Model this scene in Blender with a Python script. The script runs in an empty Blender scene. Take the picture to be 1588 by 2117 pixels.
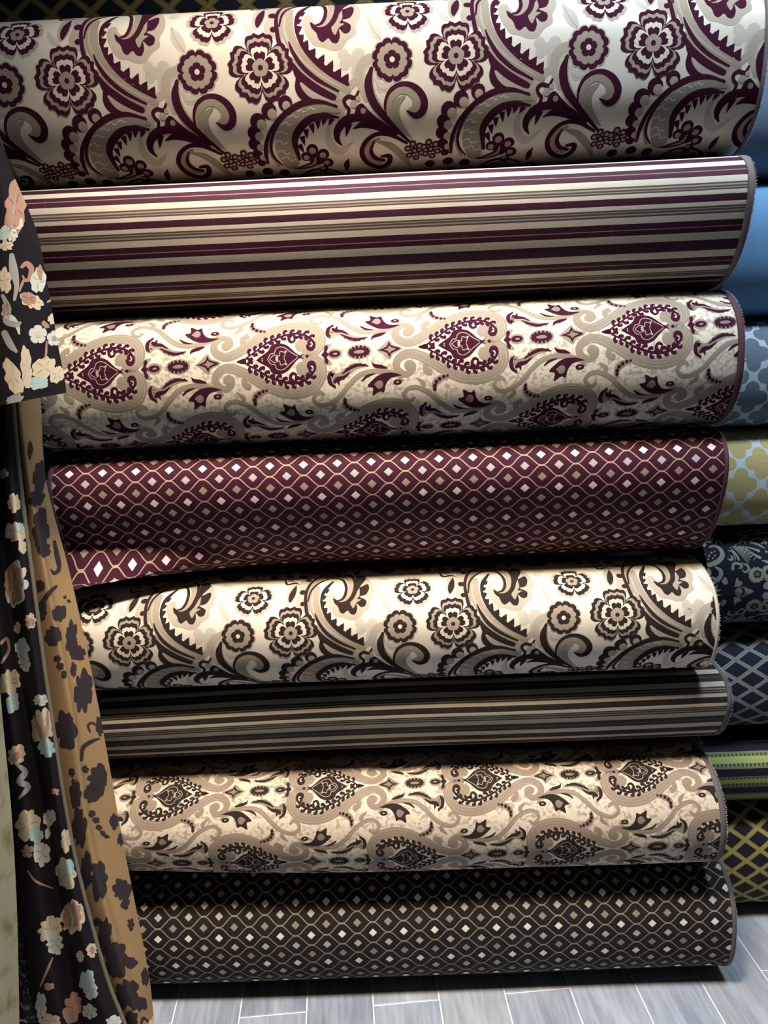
import bpy, math, random
import numpy as np
from mathutils.geometry import tessellate_polygon
from mathutils import Matrix, Vector

# ------------------------------------------------------------------ camera, world, lights, exposure
scene = bpy.context.scene
COL = scene.collection
R_ = math.radians
cam_d = bpy.data.cameras.new('camera')
cam_d.sensor_fit = 'VERTICAL'
cam_d.sensor_height = 24.0
cam_d.lens = 1529.0 / 2117.0 * 24.0
cam_d.clip_start = 0.02
cam = bpy.data.objects.new('camera', cam_d)
COL.objects.link(cam)
cam.matrix_world = (Matrix.Translation((0.023, 0.0, 1.48)) @ Matrix.Rotation(R_(0.9), 4, 'Z')
                    @ Matrix.Rotation(R_(90 - 12.2), 4, 'X') @ Matrix.Rotation(R_(-2.6), 4, 'Z'))
scene.camera = cam

world = bpy.data.worlds.new('world')
scene.world = world
world.use_nodes = True
wb = world.node_tree.nodes['Background']
wb.inputs['Color'].default_value = (0.62, 0.78, 1.0, 1)
wb.inputs['Strength'].default_value = 0.02


def lamp(name, kind, loc, target, energy, color, **kw):
    d = bpy.data.lights.new(name, kind)
    d.energy = energy
    d.color = color
    for k, v in kw.items():
        setattr(d, k, v)
    o = bpy.data.objects.new(name, d)
    COL.objects.link(o)
    o.location = loc
    o.rotation_euler = (Vector(target) - Vector(loc)).to_track_quat('-Z', 'Y').to_euler()
    return o


# warm ceiling downlight over the middle of the stack, cool ceiling panels to the right and over the aisle
lamp('warm_downlight', 'SPOT', (-0.16, 0.70, 3.30), (-0.12, 1.34, 0.25), 570, (1.0, 0.81, 0.60),
     spot_size=R_(56), spot_blend=1.0, shadow_soft_size=0.20)
lamp('cool_panel', 'AREA', (0.95, 0.95, 3.30), (0.90, 1.2, 0.0), 18, (0.76, 0.88, 1.0), shape='RECTANGLE', size=0.5, size_y=0.3, spread=R_(110))
lamp('aisle_panel', 'AREA', (0.25, 0.85, 3.30), (0.25, 1.0, 0.0), 10, (0.74, 0.87, 1.0), shape='RECTANGLE', size=0.5, size_y=0.3, spread=R_(90))

vs = scene.view_settings
vs.view_transform = 'Standard'
vs.look = 'None'
vs.gamma = 1.0
vs.use_curve_mapping = False
vs.exposure = 0.0

rng = random.Random(7)


# ------------------------------------------------------------------ shader helpers
class N:
    """socket wrapper so pattern maths reads as arithmetic"""
    def __init__(self, nt, sock):
        self.nt, self.s = nt, sock

    def _m(self, op, *args):
        n = self.nt.nodes.new('ShaderNodeMath')
        n.operation = op
        for i, a in enumerate((self,) + args):
            if isinstance(a, N):
                self.nt.links.new(a.s, n.inputs[i])
            else:
                n.inputs[i].default_value = a
        return N(self.nt, n.outputs[0])

    def __add__(self, o): return self._m('ADD', o)
    def __radd__(self, o): return self._m('ADD', o)
    def __sub__(self, o): return self._m('SUBTRACT', o)
    def __rsub__(self, o): return (self * -1.0) + o
    def __mul__(self, o): return self._m('MULTIPLY', o)
    def __rmul__(self, o): return self._m('MULTIPLY', o)
    def __truediv__(self, o): return self._m('DIVIDE', o)
    def abs(self): return self._m('ABSOLUTE')
    def fl(self): return self._m('FLOOR')
    def fr(self): return self - self.fl()
    def cos(self): return self._m('COSINE')
    def sin(self): return self._m('SINE')
    def sqrt(self): return self._m('SQRT')
    def lt(self, o): return self._m('LESS_THAN', o)
    def gt(self, o): return self._m('GREATER_THAN', o)
    def mn(self, o): return self._m('MINIMUM', o)
    def mx(self, o): return self._m('MAXIMUM', o)
    def pw(self, o): return self._m('POWER', o)
    def sgn(self): return self._m('SIGN')


class Mat:
    def __init__(self, name, rough=0.85, spec=0.25, sheen=0.0):
        self.m = bpy.data.materials.new(name)
        self.m.use_nodes = True
        self.nt = self.m.node_tree
        self.b = self.nt.nodes['Principled BSDF']
        self.b.inputs['Roughness'].default_value = rough
        self.b.inputs['Specular IOR Level'].default_value = spec
        self.b.inputs['Sheen Weight'].default_value = sheen
        self.b.inputs['Sheen Roughness'].default_value = 0.5
        self._uv = None

    def node(self, t): return self.nt.nodes.new(t)

    def uv(self):
        if self._uv is None:
            t = self.node('ShaderNodeTexCoord')
            s = self.node('ShaderNodeSeparateXYZ')
            self.nt.links.new(t.outputs['UV'], s.inputs[0])
            self._uv = (N(self.nt, s.outputs[0]), N(self.nt, s.outputs[1]))
            self._uvs = t.outputs['UV']
        return self._uv

    def col(self, c):
        n = self.node('ShaderNodeRGB')
        n.outputs[0].default_value = (c[0], c[1], c[2], 1)
        return n.outputs[0]

    def mix(self, fac, a, b, mode='MIX'):
        n = self.node('ShaderNodeMix')
        n.data_type = 'RGBA'
        n.blend_type = mode
        for sock, v in ((n.inputs[0], fac), (n.inputs[6], a), (n.inputs[7], b)):
            if isinstance(v, N):
                self.nt.links.new(v.s, sock)
            elif isinstance(v, (int, float)):
                sock.default_value = v
            elif isinstance(v, tuple):
                sock.default_value = (v[0], v[1], v[2], 1)
            else:
                self.nt.links.new(v, sock)
        return n.outputs[2]

    def noise(self, scale, detail=3, sx=1, sy=1, coord='UV', rough=0.55):
        t = self.node('ShaderNodeTexCoord')
        mp = self.node('ShaderNodeMapping')
        mp.inputs['Scale'].default_value = (sx, sy, 1)
        n = self.node('ShaderNodeTexNoise')
        n.inputs['Scale'].default_value = scale
        n.inputs['Detail'].default_value = detail
        n.inputs['Roughness'].default_value = rough
        self.nt.links.new(t.outputs[coord], mp.inputs[0])
        self.nt.links.new(mp.outputs[0], n.inputs['Vector'])
        return N(self.nt, n.outputs[0])

    def bump(self, h, strength=0.3, dist=0.001):
        n = self.node('ShaderNodeBump')
        n.inputs['Strength'].default_value = strength
        n.inputs['Distance'].default_value = dist
        self.nt.links.new(h.s, n.inputs['Height'])
        self.nt.links.new(n.outputs[0], self.b.inputs['Normal'])

    def base(self, c):
        if isinstance(c, tuple):
            self.b.inputs['Base Color'].default_value = (c[0], c[1], c[2], 1)
        else:
            self.nt.links.new(c, self.b.inputs['Base Color'])
        return self.m

    def weave(self, c, amt=0.25, pitch=0.0016, fuzz=0.5):
        """thread colour variation and a fine weave relief over colour socket/tuple c"""
        u, v = self.uv()
        w = ((u * (6.2832 / pitch)).sin() * (v * (6.2832 / pitch)).sin()) * 0.5 + 0.5
        n = self.noise(260, 2, 1, 2.2)
        n2 = self.noise(9, 3)
        f = (n * fuzz + w * (1 - fuzz))
        k = (f - 0.5) * (2 * amt) + (n2 - 0.5) * (0.9 * amt) + 1.0
        cc = self.node('ShaderNodeCombineColor')
        for i in range(3):
            self.nt.links.new(k.s, cc.inputs[i])
        out = self.mix(1.0, c, cc.outputs[0], 'MULTIPLY')
        self.bump(f, 0.35, 0.0006)
        return self.base(out)


# ------------------------------------------------------------------ object helpers
def link_mesh(name, verts, faces, mats, parent=None, mi=None, uvs=None, smooth=True, normals=None):
    me = bpy.data.meshes.new(name)
    me.from_pydata(np.asarray(verts, dtype=np.float32), [], faces)
    for m in (mats if isinstance(mats, (list, tuple)) else [mats]):
        me.materials.append(m)
    if mi is not None:
        me.polygons.foreach_set('material_index', np.asarray(mi, dtype=np.int32))
    if uvs is not None:
        lay = me.uv_layers.new(name='UVMap')
        li = np.empty(len(me.loops), dtype=np.int32)
        me.loops.foreach_get('vertex_index', li)
        lay.data.foreach_set('uv', np.asarray(uvs, dtype=np.float32)[li].ravel())
    if smooth:
        me.polygons.foreach_set('use_smooth', np.ones(len(me.polygons), dtype=bool))
    me.update()
    if normals is not None:
        me.normals_split_custom_set_from_vertices(np.asarray(normals, dtype=np.float32).tolist())
    o = bpy.data.objects.new(name, me)
    COL.objects.link(o)
    if parent is not None:
        o.parent = parent
    return o


def thing(name, label, cat, loc=(0, 0, 0), group=None):
    o = bpy.data.objects.new(name, None)
    o.empty_display_size = 0.05
    COL.objects.link(o)
    o.location = loc
    o['label'] = label
    o['category'] = cat
    if group:
        o['group'] = group
    return o


def child(o, root):
    """parent o to root, its mesh already being in world coordinates"""
    o.parent = root
    o.matrix_parent_inverse = Matrix.Translation(-Vector(root.location))
    return o


def struct(o):
    o['kind'] = 'structure'
    return o


def box_data(x0, x1, y0, y1, z0, z1):
    v = [(x, y, z) for z in (z0, z1) for y in (y0, y1) for x in (x0, x1)]
    f = [(0, 2, 3, 1), (4, 5, 7, 6), (0, 1, 5, 4), (2, 6, 7, 3), (0, 4, 6, 2), (1, 3, 7, 5)]
    return v, f


# ------------------------------------------------------------------ flat motifs -> convex polygons
def crom(pts, k):
    """Catmull-Rom through rows of pts"""
    p = np.asarray(pts, dtype=float)
    if len(p) == 2:
        t = np.linspace(0, 1, k + 1)[:, None]
        return p[0] * (1 - t) + p[1] * t
    q = np.vstack([2 * p[0] - p[1], p, 2 * p[-1] - p[-2]])
    out = []
    for i in range(1, len(q) - 2):
        t = (np.arange(k) / k)[:, None]
        a, b, c, d = q[i - 1], q[i], q[i + 1], q[i + 2]
        out.append(0.5 * ((2 * b) + (c - a) * t + (2 * a - 5 * b + 4 * c - d) * t ** 2 + (-a + 3 * b - 3 * c + d) * t ** 3))
    out.append(q[-2][None])
    return np.vstack(out)


def stroke(pts, w, k=5, cap=True):
    d = crom(np.column_stack([np.asarray(pts, float), np.broadcast_to(w, len(pts)) if np.ndim(w) == 0 else np.asarray(w, float)]), k)
    xy, hw = d[:, :2], np.maximum(d[:, 2], 0.3) / 2
    t = np.gradient(xy, axis=0)
    t /= np.maximum(np.linalg.norm(t, axis=1), 1e-9)[:, None]
    nrm = np.column_stack([-t[:, 1], t[:, 0]])
    a, b = xy + nrm * hw[:, None], xy - nrm * hw[:, None]
    out = [np.array([a[i], b[i], b[i + 1], a[i + 1]]) for i in range(len(xy) - 1)]
    if cap:
        for e, s in ((0, -1), (-1, 1)):
            if hw[e] > 0.8:
                ang = np.linspace(-np.pi / 2, np.pi / 2, 7)
                out.append(xy[e] + hw[e] * (np.cos(ang)[:, None] * t[e] * s + np.sin(ang)[:, None] * nrm[e]))
    return out


def poly(pts, smooth=0):
    p = np.asarray(pts, float)
    if smooth:
        q = crom(np.vstack([p, p[:1]]), smooth)[:-1]
        p = q
    tri = tessellate_polygon([[Vector((x, y, 0)) for x, y in p]])
    return [p[list(t)] for t in tri]


def fan(c, r, th):
    pts = np.column_stack([c[0] + r * np.cos(th), c[1] + r * np.sin(th)])
    n = len(pts)
    return [np.array([c, pts[i], pts[(i + 1) % n]], float) for i in range(n)]


def circle(c, r, n=14):
    th = np.linspace(0, 2 * np.pi, n, endpoint=False)
    return [np.column_stack([c[0] + r * np.cos(th), c[1] + r * np.sin(th)])]


def ellipse(c, a, b, n=16):
    th = np.linspace(0, 2 * np.pi, n, endpoint=False)
    return [np.column_stack([c[0] + a * np.cos(th), c[1] + b * np.sin(th)])]


def flower(c, R, kind):
    n = 80
    th = np.linspace(0, 2 * np.pi, n, endpoint=False)
    if kind == 'k':                                   # many small scallops
        t = ((th * 12 / (2 * np.pi)) % 1.0) * 2 - 1
        r = R * (0.84 + 0.16 * np.sqrt(1 - np.abs(t) ** 2.2))
    elif kind == 'h':                                 # small plain rosette
        t = (((th + np.pi / 2) * 5 / (2 * np.pi) + 0.5) % 1.0) * 2 - 1
        r = R * (0.72 + 0.28 * np.sqrt(1 - np.abs(t) ** 2.4))
    else:                                             # heart petals; 'g' separates them
        t = (((th + np.pi / 2) * 5 / (2 * np.pi) + 0.5) % 1.0) * 2 - 1
        lo = 0.63 if kind == 'f' else 0.34
        r = R * (lo + (1 - lo) * (1 - np.abs(t) ** 2.6) ** 0.5) * (1 - 0.035 * (1 - np.cos(2 * np.pi * 1.5 * t)) * (np.abs(t) > 0.3)) * (1 - (0.11 if kind == 'f' else 0.2) * np.exp(-(t / 0.2) ** 2))
    return fan(c, r, th)


def motif(e):
    k = e[0]
    if k == 's':
        return stroke(e[3], e[4])
    if k == 'p':
        return poly(e[3], 3)
    if k == 'c':
        return circle(e[3], e[4])
    if k == 't':
        b, t = np.asarray(e[3], float)
        d = t - b
        nrm = np.array([-d[1], d[0]]) / max(np.linalg.norm(d), 1e-9) * e[4]
        return [np.array([b + nrm, b + nrm * 0.6 + d * 0.5, t, b - nrm * 0.6 + d * 0.5, b - nrm])]
    return flower(e[3], e[4], k)


def tile_polys(defs, keys):
    """[(layer, material index, polygon in mm)]"""
    out = []
    for n, e in enumerate(defs):
        for p in motif(e):
            out.append((e[1] + 0.6 * n / len(defs), keys[e[2]], p))
    return out


# ------------------------------------------------------------------ woven surfaces: a grid plus motifs lying on it
def clip_axis(p, ax, val, keep_hi):
    out = []
    n = len(p)
    for i in range(n):
        a, b = p[i], p[(i + 1) % n]
        da, db = a[ax] - val, b[ax] - val
        if not keep_hi:
            da, db = -da, -db
        if da >= 0:
            out.append(a)
        if (da > 0 > db) or (da < 0 < db):
            t = da / (da - db)
            out.append(a + (b - a) * t)
    return out


def split_cells(p, ni, nj):
    """cut a convex polygon given in grid-index space at every grid line; drop what is off the cloth"""
    lo, hi = p.min(0), p.max(0)
    if hi[0] <= 0 or hi[1] <= 0 or lo[0] >= ni or lo[1] >= nj:
        return []
    i0, i1 = max(0, int(math.floor(lo[0]))), min(ni - 1, int(math.ceil(hi[0])) - 1)
    j0, j1 = max(0, int(math.floor(lo[1]))), min(nj - 1, int(math.ceil(hi[1])) - 1)
    if i0 == i1 and j0 == j1 and lo[0] >= i0 and hi[0] <= i0 + 1 and lo[1] >= j0 and hi[1] <= j0 + 1:
        return [(i0, j0, p)]
    res = []
    for j in range(j0, j1 + 1):
        q = clip_axis(clip_axis(list(p), 1, j, True), 1, j + 1, False) if j1 > j0 or lo[1] < j or hi[1] > j + 1 else list(p)
        if len(q) < 3:
            continue
        for i in range(i0, i1 + 1):
            r = clip_axis(clip_axis(q, 0, i, True), 0, i + 1, False)
            if len(r) >= 3:
                res.append((i, j, np.array(r)))
    return res


def grid_normals(pos):
    du = np.gradient(pos, axis=1)
    dv = np.gradient(pos, axis=0)
    n = np.cross(dv, du)
    return n / np.maximum(np.linalg.norm(n, axis=2), 1e-12)[..., None]


def woven(name, pos, uvg, mats, polys=(), step=0.00012, flip=False, nrm=None):
    """pos[nv,nu,3] grid; polys: (layer, material index, polygon in (i,j) grid-index space)"""
    nv, nu = pos.shape[:2]
    if nrm is None:
        nrm = grid_normals(pos)
    if flip:
        nrm = -nrm
    verts = [pos.reshape(-1, 3)]
    norms = [nrm.reshape(-1, 3)]
    uvs = [uvg.reshape(-1, 2)]
    faces, mi = [], []
    for j in range(nv - 1):
        for i in range(nu - 1):
            a = j * nu + i
            f = (a, a + 1, a + nu + 1, a + nu)
            faces.append(f if flip else f[::-1])
            mi.append(0)
    base = nv * nu
    cells, pts, cnt, lay = [], [], [], []
    for layer, m, p in polys:
        for i, j, q in split_cells(p, nu - 1, nv - 1):
            cells.append((i, j)); pts.append(q); cnt.append(len(q)); lay.append(layer); mi.append(m)
    if cells:
        cnt = np.array(cnt)
        cell = np.repeat(np.array(cells), cnt, axis=0)
        ci, cj = cell[:, 0], cell[:, 1]
        q = np.vstack(pts)
        fu, fv = (q[:, 0] - ci)[:, None], (q[:, 1] - cj)[:, None]

        def bil(g):
            return (g[cj, ci] * (1 - fu) * (1 - fv) + g[cj, ci + 1] * fu * (1 - fv)
                    + g[cj + 1, ci] * (1 - fu) * fv + g[cj + 1, ci + 1] * fu * fv)
        n = bil(nrm)
        P = bil(pos) + n * (np.repeat(np.array(lay), cnt) * step)[:, None]
        st = np.concatenate([[0], np.cumsum(cnt)[:-1]])
        # signed area in index space decides the winding
        nxt = np.arange(len(q)) + 1
        nxt[st + cnt - 1] = st
        ar = np.add.reduceat(q[:, 0] * q[nxt, 1] - q[nxt, 0] * q[:, 1], st)
        for s_, c_, a_ in zip(st.tolist(), cnt.tolist(), ar.tolist()):
            r = range(base + s_, base + s_ + c_)
            faces.append(list(r) if (a_ > 0) == flip else list(r)[::-1])
        verts.append(P); norms.append(n); uvs.append(bil(uvg))
    return link_mesh(name, np.vstack(verts), faces, mats, mi=mi, uvs=np.vstack(uvs), normals=np.vstack(norms))
def profile(a, b, n, shear, sag=0.0):
    """closed roll section sampled by arc length; v=0 at the top, growing over the front"""
    t = np.linspace(-np.pi, np.pi, 4001)
    y = -a * np.sign(np.sin(t)) * np.abs(np.sin(t)) ** (2 / n)
    z = b * np.sign(np.cos(t)) * np.abs(np.cos(t)) ** (2 / n)
    y = y - shear * z
    s = np.concatenate([[0], np.cumsum(np.hypot(np.diff(y), np.diff(z)))])
    s -= np.interp(0, t, s)
    return s, y, z

# front stack, top to bottom: z bottom, z top, y of front, half depth, exponent, shear, right end, left end
ROLLS = [
    dict(z0=1.818, z1=2.118, D=1.460, a=.152, n=2.6, sh=.10, xr=0.717, xl=-0.683),
    dict(z0=1.575, z1=1.818, D=1.448, a=.145, n=2.6, sh=.30, xr=0.701, xl=-0.699),
    dict(z0=1.298, z1=1.575, D=1.440, a=.150, n=2.3, sh=.03, xr=0.696, xl=-0.704),
    dict(z0=1.006, z1=1.298, D=1.464, a=.140, n=2.4, sh=.42, xr=0.690, xl=-0.676),
    dict(z0=.760, z1=1.006, D=1.440, a=.152, n=2.35, sh=.08, xr=0.676, xl=-0.698),
    dict(z0=.552, z1=.760, D=1.484, a=.135, n=2.4, sh=.50, xr=0.733, xl=-0.667),
    dict(z0=.288, z1=.552, D=1.422, a=.155, n=2.2, sh=.06, xr=0.707, xl=-0.693),
    dict(z0=.002, z1=.288, D=1.440, a=.152, n=2.5, sh=.0, xr=0.753, xl=-0.647),
]

# where each repeat starts on its roll (x along the stack, distance round from the top)
ANCH = {'r1': (0.1652, 0.2199), 'r5': (0.1325, 0.1736), 'r3': (0.0828, 0.1785), 'r7': (0.2724, 0.0764), 'r4': (0.3877, 0.0944), 'r8': (0.2485, 0.1256), 'r2': (0.0836, 0.1721), 'r6': (0.0897, 0.1181), 'U': {'r1': 0.3496, 'r5': 0.3366, 'r3': 0.3484, 'r7': 0.3476, 'r4': 0.0682, 'r8': 0.0704}}

FLORAL = [
    ('f',1,'L',(-83.3,-85.5),49.5),
    ('p',1,'L',[(141.9,-154.4),(160.3,-148.0),(174.7,-120.4),(182.3,-95.4),(180.8,-75.9),(172.9,-59.7),(172.9,-44.7),(157.3,-34.4),(146.8,-21.7),(131.0,-19.5),(113.2,-26.3),(97.9,-29.9),(88.5,-41.5),(79.8,-59.7),(78.0,-78.1),(86.3,-90.8),(95.3,-88.1),(100.2,-74.7),(118.2,-70.0),(132.6,-95.3)]),
    ('p',1,'L',[(33.8,-157.2),(22.1,-151.0),(13.8,-120.3),(15.3,-92.5),(9.4,-71.0),(13.3,-54.9),(28.3,-45.2),(33.7,-31.1),(34.5,-83.2),(40.6,-128.8)]),
    ('p',1,'P',[(192.4,-84.3),(192.1,-58.4),(201.2,-40.0),(217.2,-32.1),(218.1,-47.6),(210.4,-65.2)]),
    ('s',2,'L',[(193.1,-80.5),(204.2,-51.4),(216.1,-33.6)],[2.1,2.1,2.1]),
    ('c',1,'P',(148.7,-12.5),10.0),
    ('c',1,'P',(158.5,-2.8),10.5),
    ('c',1,'P',(150.3,3.2),9.5),
    ('c',1,'P',(175.9,-10.8),11.6),
    ('c',1,'P',(196.8,-136.3),7.9),
    ('c',1,'P',(205.9,-133.9),7.9),
    ('c',1,'P',(195.6,-113.0),9.5),
    ('s',1,'P',[(175.9,-10.8),(166.8,13.3),(166.5,32.1)],[8.9,8.9,8.9]),
    ('s',1,'L',[(208.1,-5.1),(186.9,1.4),(175.8,19.1),(178.2,38.4),(186.4,59.1)],[18.4,19.7,18.4,15.8,11.8]),
    ('s',2,'P',[(202.3,4.9),(187.6,14.5),(183.4,36.0)],[3.7,3.7,3.7]),
    ('s',1,'P',[(204.3,31.7),(214.8,45.0),(235.6,42.0)],[5.3,13.2,2.6]),
    ('p',1,'L',[(1.2,-133.1),(-9.0,-107.5),(-11.3,-79.4),(-7.0,-65.5),(4.1,-71.3),(12.3,-88.8),(12.9,-110.3),(9.4,-132.2)]),
    ('p',2,'D',[(8.6,-123.6),(-3.0,-98.1),(-6.0,-79.0),(-1.5,-68.4),(7.9,-85.3),(10.3,-105.8)]),
    ('s',2,'D',[(-20.7,-152.8),(-12.8,-128.6),(4.0,-132.8),(15.7,-125.7)],[2.6,6.3,5.8,1.6]),
    ('c',1,'T',(-5.9,-147.2),7.4),
    ('s',1,'P',[(-29.3,-88.1),(-20.0,-69.7),(-5.1,-56.1)],[2.6,12.1,5.3]),
    ('s',3,'T',[(39.2,-33.5),(36.2,-59.5),(37.0,-94.8),(47.4,-128.1),(66.5,-151.2),(89.8,-159.2),(110.8,-150.7),(127.3,-131.4),(131.9,-99.7),(127.1,-76.3),(116.0,-63.5),(101.6,-64.5)],[7.9,10.5,11.8,12.6,12.6,12.6,13.2,13.7,14.2,13.7,11.6,4.2]),
    ('p',3,'D',[(92.2,-74.6),(94.6,-61.8),(102.8,-52.1),(106.7,-40.3),(114.1,-35.2),(123.9,-41.5),(129.7,-34.2),(139.2,-32.3),(144.7,-43.6),(143.5,-57.0),(152.3,-48.0),(162.2,-50.6),(164.0,-63.5),(149.4,-74.0),(163.7,-78.6),(170.7,-96.4),(166.8,-113.2),(149.9,-102.6),(162.6,-132.5),(158.2,-152.1),(139.9,-150.7),(144.3,-118.0),(142.5,-90.3),(134.5,-72.2),(120.9,-60.0),(107.8,-60.9),(98.3,-69.7)]),
    ('p',4,'T',[(149.5,-100.4),(150.0,-78.2),(144.5,-68.1),(153.5,-65.8),(143.2,-58.5),(136.2,-45.5),(129.9,-57.9),(134.0,-68.9),(141.3,-82.6)]),
    ('s',4,'D',[(37.2,-32.3),(33.3,-56.6),(32.1,-91.1),(40.6,-128.8),(55.9,-155.8),(77.1,-170.0),(105.0,-168.4),(128.1,-154.7),(139.8,-124.1),(140.0,-94.7),(133.2,-72.3),(119.5,-59.5),(103.6,-59.6),(93.0,-70.1)],[7.4,7.4,6.8,6.8,6.3,5.8,5.3,6.3,8.9,10.0,10.0,8.9,7.4,2.1]),
    ('s',4,'D',[(37.3,-69.0),(42.8,-98.6),(54.8,-121.6),(73.7,-141.6),(93.5,-145.5),(110.2,-136.6),(119.0,-112.7),(119.7,-88.1),(113.0,-70.4),(100.4,-65.3)],[3.2,4.7,5.3,4.7,4.7,5.8,6.8,6.8,6.3,3.2]),
    ('s',3,'T',[(56.1,-108.7),(51.0,-74.8),(53.7,-49.4),(65.9,-23.9),(87.9,0.8),(113.3,19.4),(136.5,33.1),(154.3,44.9)],[13.2,22.6,22.6,20.5,19.0,17.4,15.8,10.5]),
    ('s',4,'L',[(47.2,-89.9),(46.7,-58.8),(56.1,-32.5),(77.8,-5.0),(108.1,19.1),(141.7,39.0)],[2.6,4.2,4.7,4.7,4.2,2.6]),
    ('s',3,'D',[(89.2,-129.5),(73.2,-98.1),(66.8,-73.7),(69.7,-51.3),(81.8,-25.6),(101.1,-3.1),(126.4,16.7),(154.3,34.7)],[5.3,9.5,5.8,6.8,8.9,10.0,10.5,6.3]),
    ('t',3,'D',[(73.2,-93.9),(84.4,-101.6)],8.2),
    ('t',3,'D',[(68.5,-77.0),(78.2,-79.9)],8.2),
    ('t',3,'D',[(68.3,-60.4),(78.4,-65.5)],8.2),
    ('t',3,'D',[(72.8,-43.0),(80.7,-50.5)],8.2),
    ('t',3,'D',[(80.7,-28.3),(87.6,-41.0)],8.2),
    ('t',3,'D',[(92.0,-15.0),(100.1,-26.1)],8.2),
    ('t',3,'D',[(106.2,-0.7),(115.5,-15.2)],8.2),
    ('t',3,'D',[(121.4,10.6),(130.4,-5.0)],8.2),
    ('t',3,'D',[(135.4,20.7),(143.8,8.8)],8.2),
    ('t',3,'D',[(148.3,29.6),(156.6,17.5)],8.2),
    ('c',2,'D',(34.5,-142.2),6.8),
    ('c',2,'D',(25.0,-95.8),7.9),
    ('c',2,'D',(26.2,-63.3),5.8),
    ('s',3,'T',[(55.7,-12.8),(71.7,12.5),(96.8,31.6),(133.6,50.3)],[5.0,10.5,10.0,7.5]),
    ('s',4,'D',[(53.2,-38.9),(60.8,-19.3),(76.7,4.0),(101.8,25.3),(136.7,44.5)],[2.5,6.5,7.5,7.0,3.5]),
    ('s',4,'D',[(56.4,-4.9),(70.5,19.1),(96.9,39.3),(127.9,53.7)],[4.0,15.0,15.5,9.5]),
    ('s',3,'D',[(64.2,17.6),(64.8,36.4),(74.4,50.2),(94.7,57.6),(129.9,67.7)],[4.0,11.5,11.5,7.5,5.0]),
    ('s',4,'L',[(70.5,29.0),(84.4,44.2),(104.7,54.6),(128.9,62.6)],[4.5,11.0,8.5,3.5]),
    ('s',2,'L',[(138.8,84.9),(133.3,64.6),(139.3,47.7),(157.0,37.2),(174.3,27.2)],[15.0,17.5,18.5,15.0,10.0]),
    ('c',2,'L',(135.0,55.9),10.5),
    ('c',2,'L',(136.8,71.4),10.0),
    ('c',2,'L',(147.2,45.5),11.0),
    ('s',3,'D',[(172.4,46.9),(166.5,56.5),(155.0,53.7),(146.4,58.7),(148.0,67.6),(153.9,74.6),(148.6,86.5)],[4.0,6.5,6.5,6.5,6.0,6.0,4.0]),
    ('p',3,'D',[(162.8,82.9),(168.4,69.9),(178.2,66.0),(189.0,76.6),(208.3,95.5),(184.8,88.6)]),
    ('c',4,'T',(179.5,77.8),5.0),
    ('c',3,'L',(163.1,66.3),6.5),
    ('c',3,'L',(171.6,57.9),4.5),
    ('c',2,'D',(39.2,58.2),13.0),
    ('c',2,'D',(8.3,68.6),14.0),
    ('c',2,'D',(-14.0,84.8),14.5),
    ('c',2,'D',(-23.7,102.9),12.5),
    ('c',2,'D',(-26.5,121.8),11.5),
    ('c',2,'D',(-24.5,142.6),10.5),
    ('c',2,'D',(-19.6,160.2),8.5),
    ('c',3,'L',(40.7,62.0),7.5),
    ('c',3,'L',(13.4,73.8),8.5),
    ('c',3,'L',(-7.9,90.1),9.0),
    ('c',3,'L',(-15.1,109.3),8.0),
    ('c',3,'L',(-16.0,128.7),7.0),
    ('c',3,'L',(-14.8,148.8),6.5),
    ('s',4,'D',[(131.7,68.5),(99.8,60.9),(69.5,61.4),(41.9,72.3),(19.2,89.4),(1.7,111.4),(-7.4,135.6),(-8.1,162.6)],[4.5,11.5,12.5,10.5,9.5,9.0,8.5,5.0]),
    ('s',4,'T',[(42.0,79.0),(23.1,93.0),(8.3,114.2),(1.4,138.8),(12.3,168.9)],[3.5,8.5,9.0,8.5,6.0]),
    ('s',5,'D',[(44.4,73.3),(24.3,88.5),(9.9,108.4),(3.3,129.8),(6.4,150.1),(19.8,169.5)],[2.5,5.0,5.5,5.5,5.0,2.5]),
    ('s',4,'M',[(135.8,75.8),(105.2,70.1),(74.9,75.0),(49.9,89.3),(34.0,110.9),(29.2,135.3),(36.6,165.8)],[6.5,12.5,19.0,26.0,33.0,35.6,30.0]),
    ('s',5,'C',[(79.1,70.0),(86.1,67.7),(89.0,71.2),(93.9,70.3)],[1.8,1.8,1.8,1.8]),
    ('s',5,'C',[(59.9,72.5),(67.2,70.1),(70.2,73.7),(75.3,72.9)],[1.8,1.8,1.8,1.8]),
    ('s',5,'C',[(44.0,80.6),(52.1,77.9),(55.5,82.0),(61.1,81.0)],[1.8,1.8,1.8,1.8]),
    ('s',5,'C',[(28.5,91.5),(37.6,88.5),(41.4,93.1),(47.7,92.0)],[1.8,1.8,1.8,1.8]),
    ('s',5,'C',[(16.4,105.7),(26.7,102.2),(31.1,107.5),(38.2,106.2)],[1.8,1.8,1.8,1.8]),
    ('s',5,'C',[(9.9,122.7),(21.6,118.5),(26.6,124.9),(34.8,123.3)],[1.8,1.8,1.8,1.8]),
    ('s',5,'C',[(9.8,141.3),(23.0,136.2),(28.8,144.1),(38.0,142.1)],[1.8,1.8,1.8,1.8]),
    ('s',5,'C',[(16.0,156.0),(30.1,150.0),(36.6,159.2),(46.5,156.9)],[1.8,1.8,1.8,1.8]),
    ('s',4,'D',[(133.3,85.7),(105.6,82.1),(80.4,86.5),(60.5,101.3),(49.2,121.4),(53.4,157.7)],[4.0,10.0,13.0,14.0,12.0,6.0]),
    ('t',4,'D',[(122.4,86.6),(114.2,98.4)],5.5),
    ('t',4,'D',[(108.4,85.8),(103.4,98.2)],5.5),
    ('t',4,'D',[(95.8,88.7),(94.6,104.1)],5.5),
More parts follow.
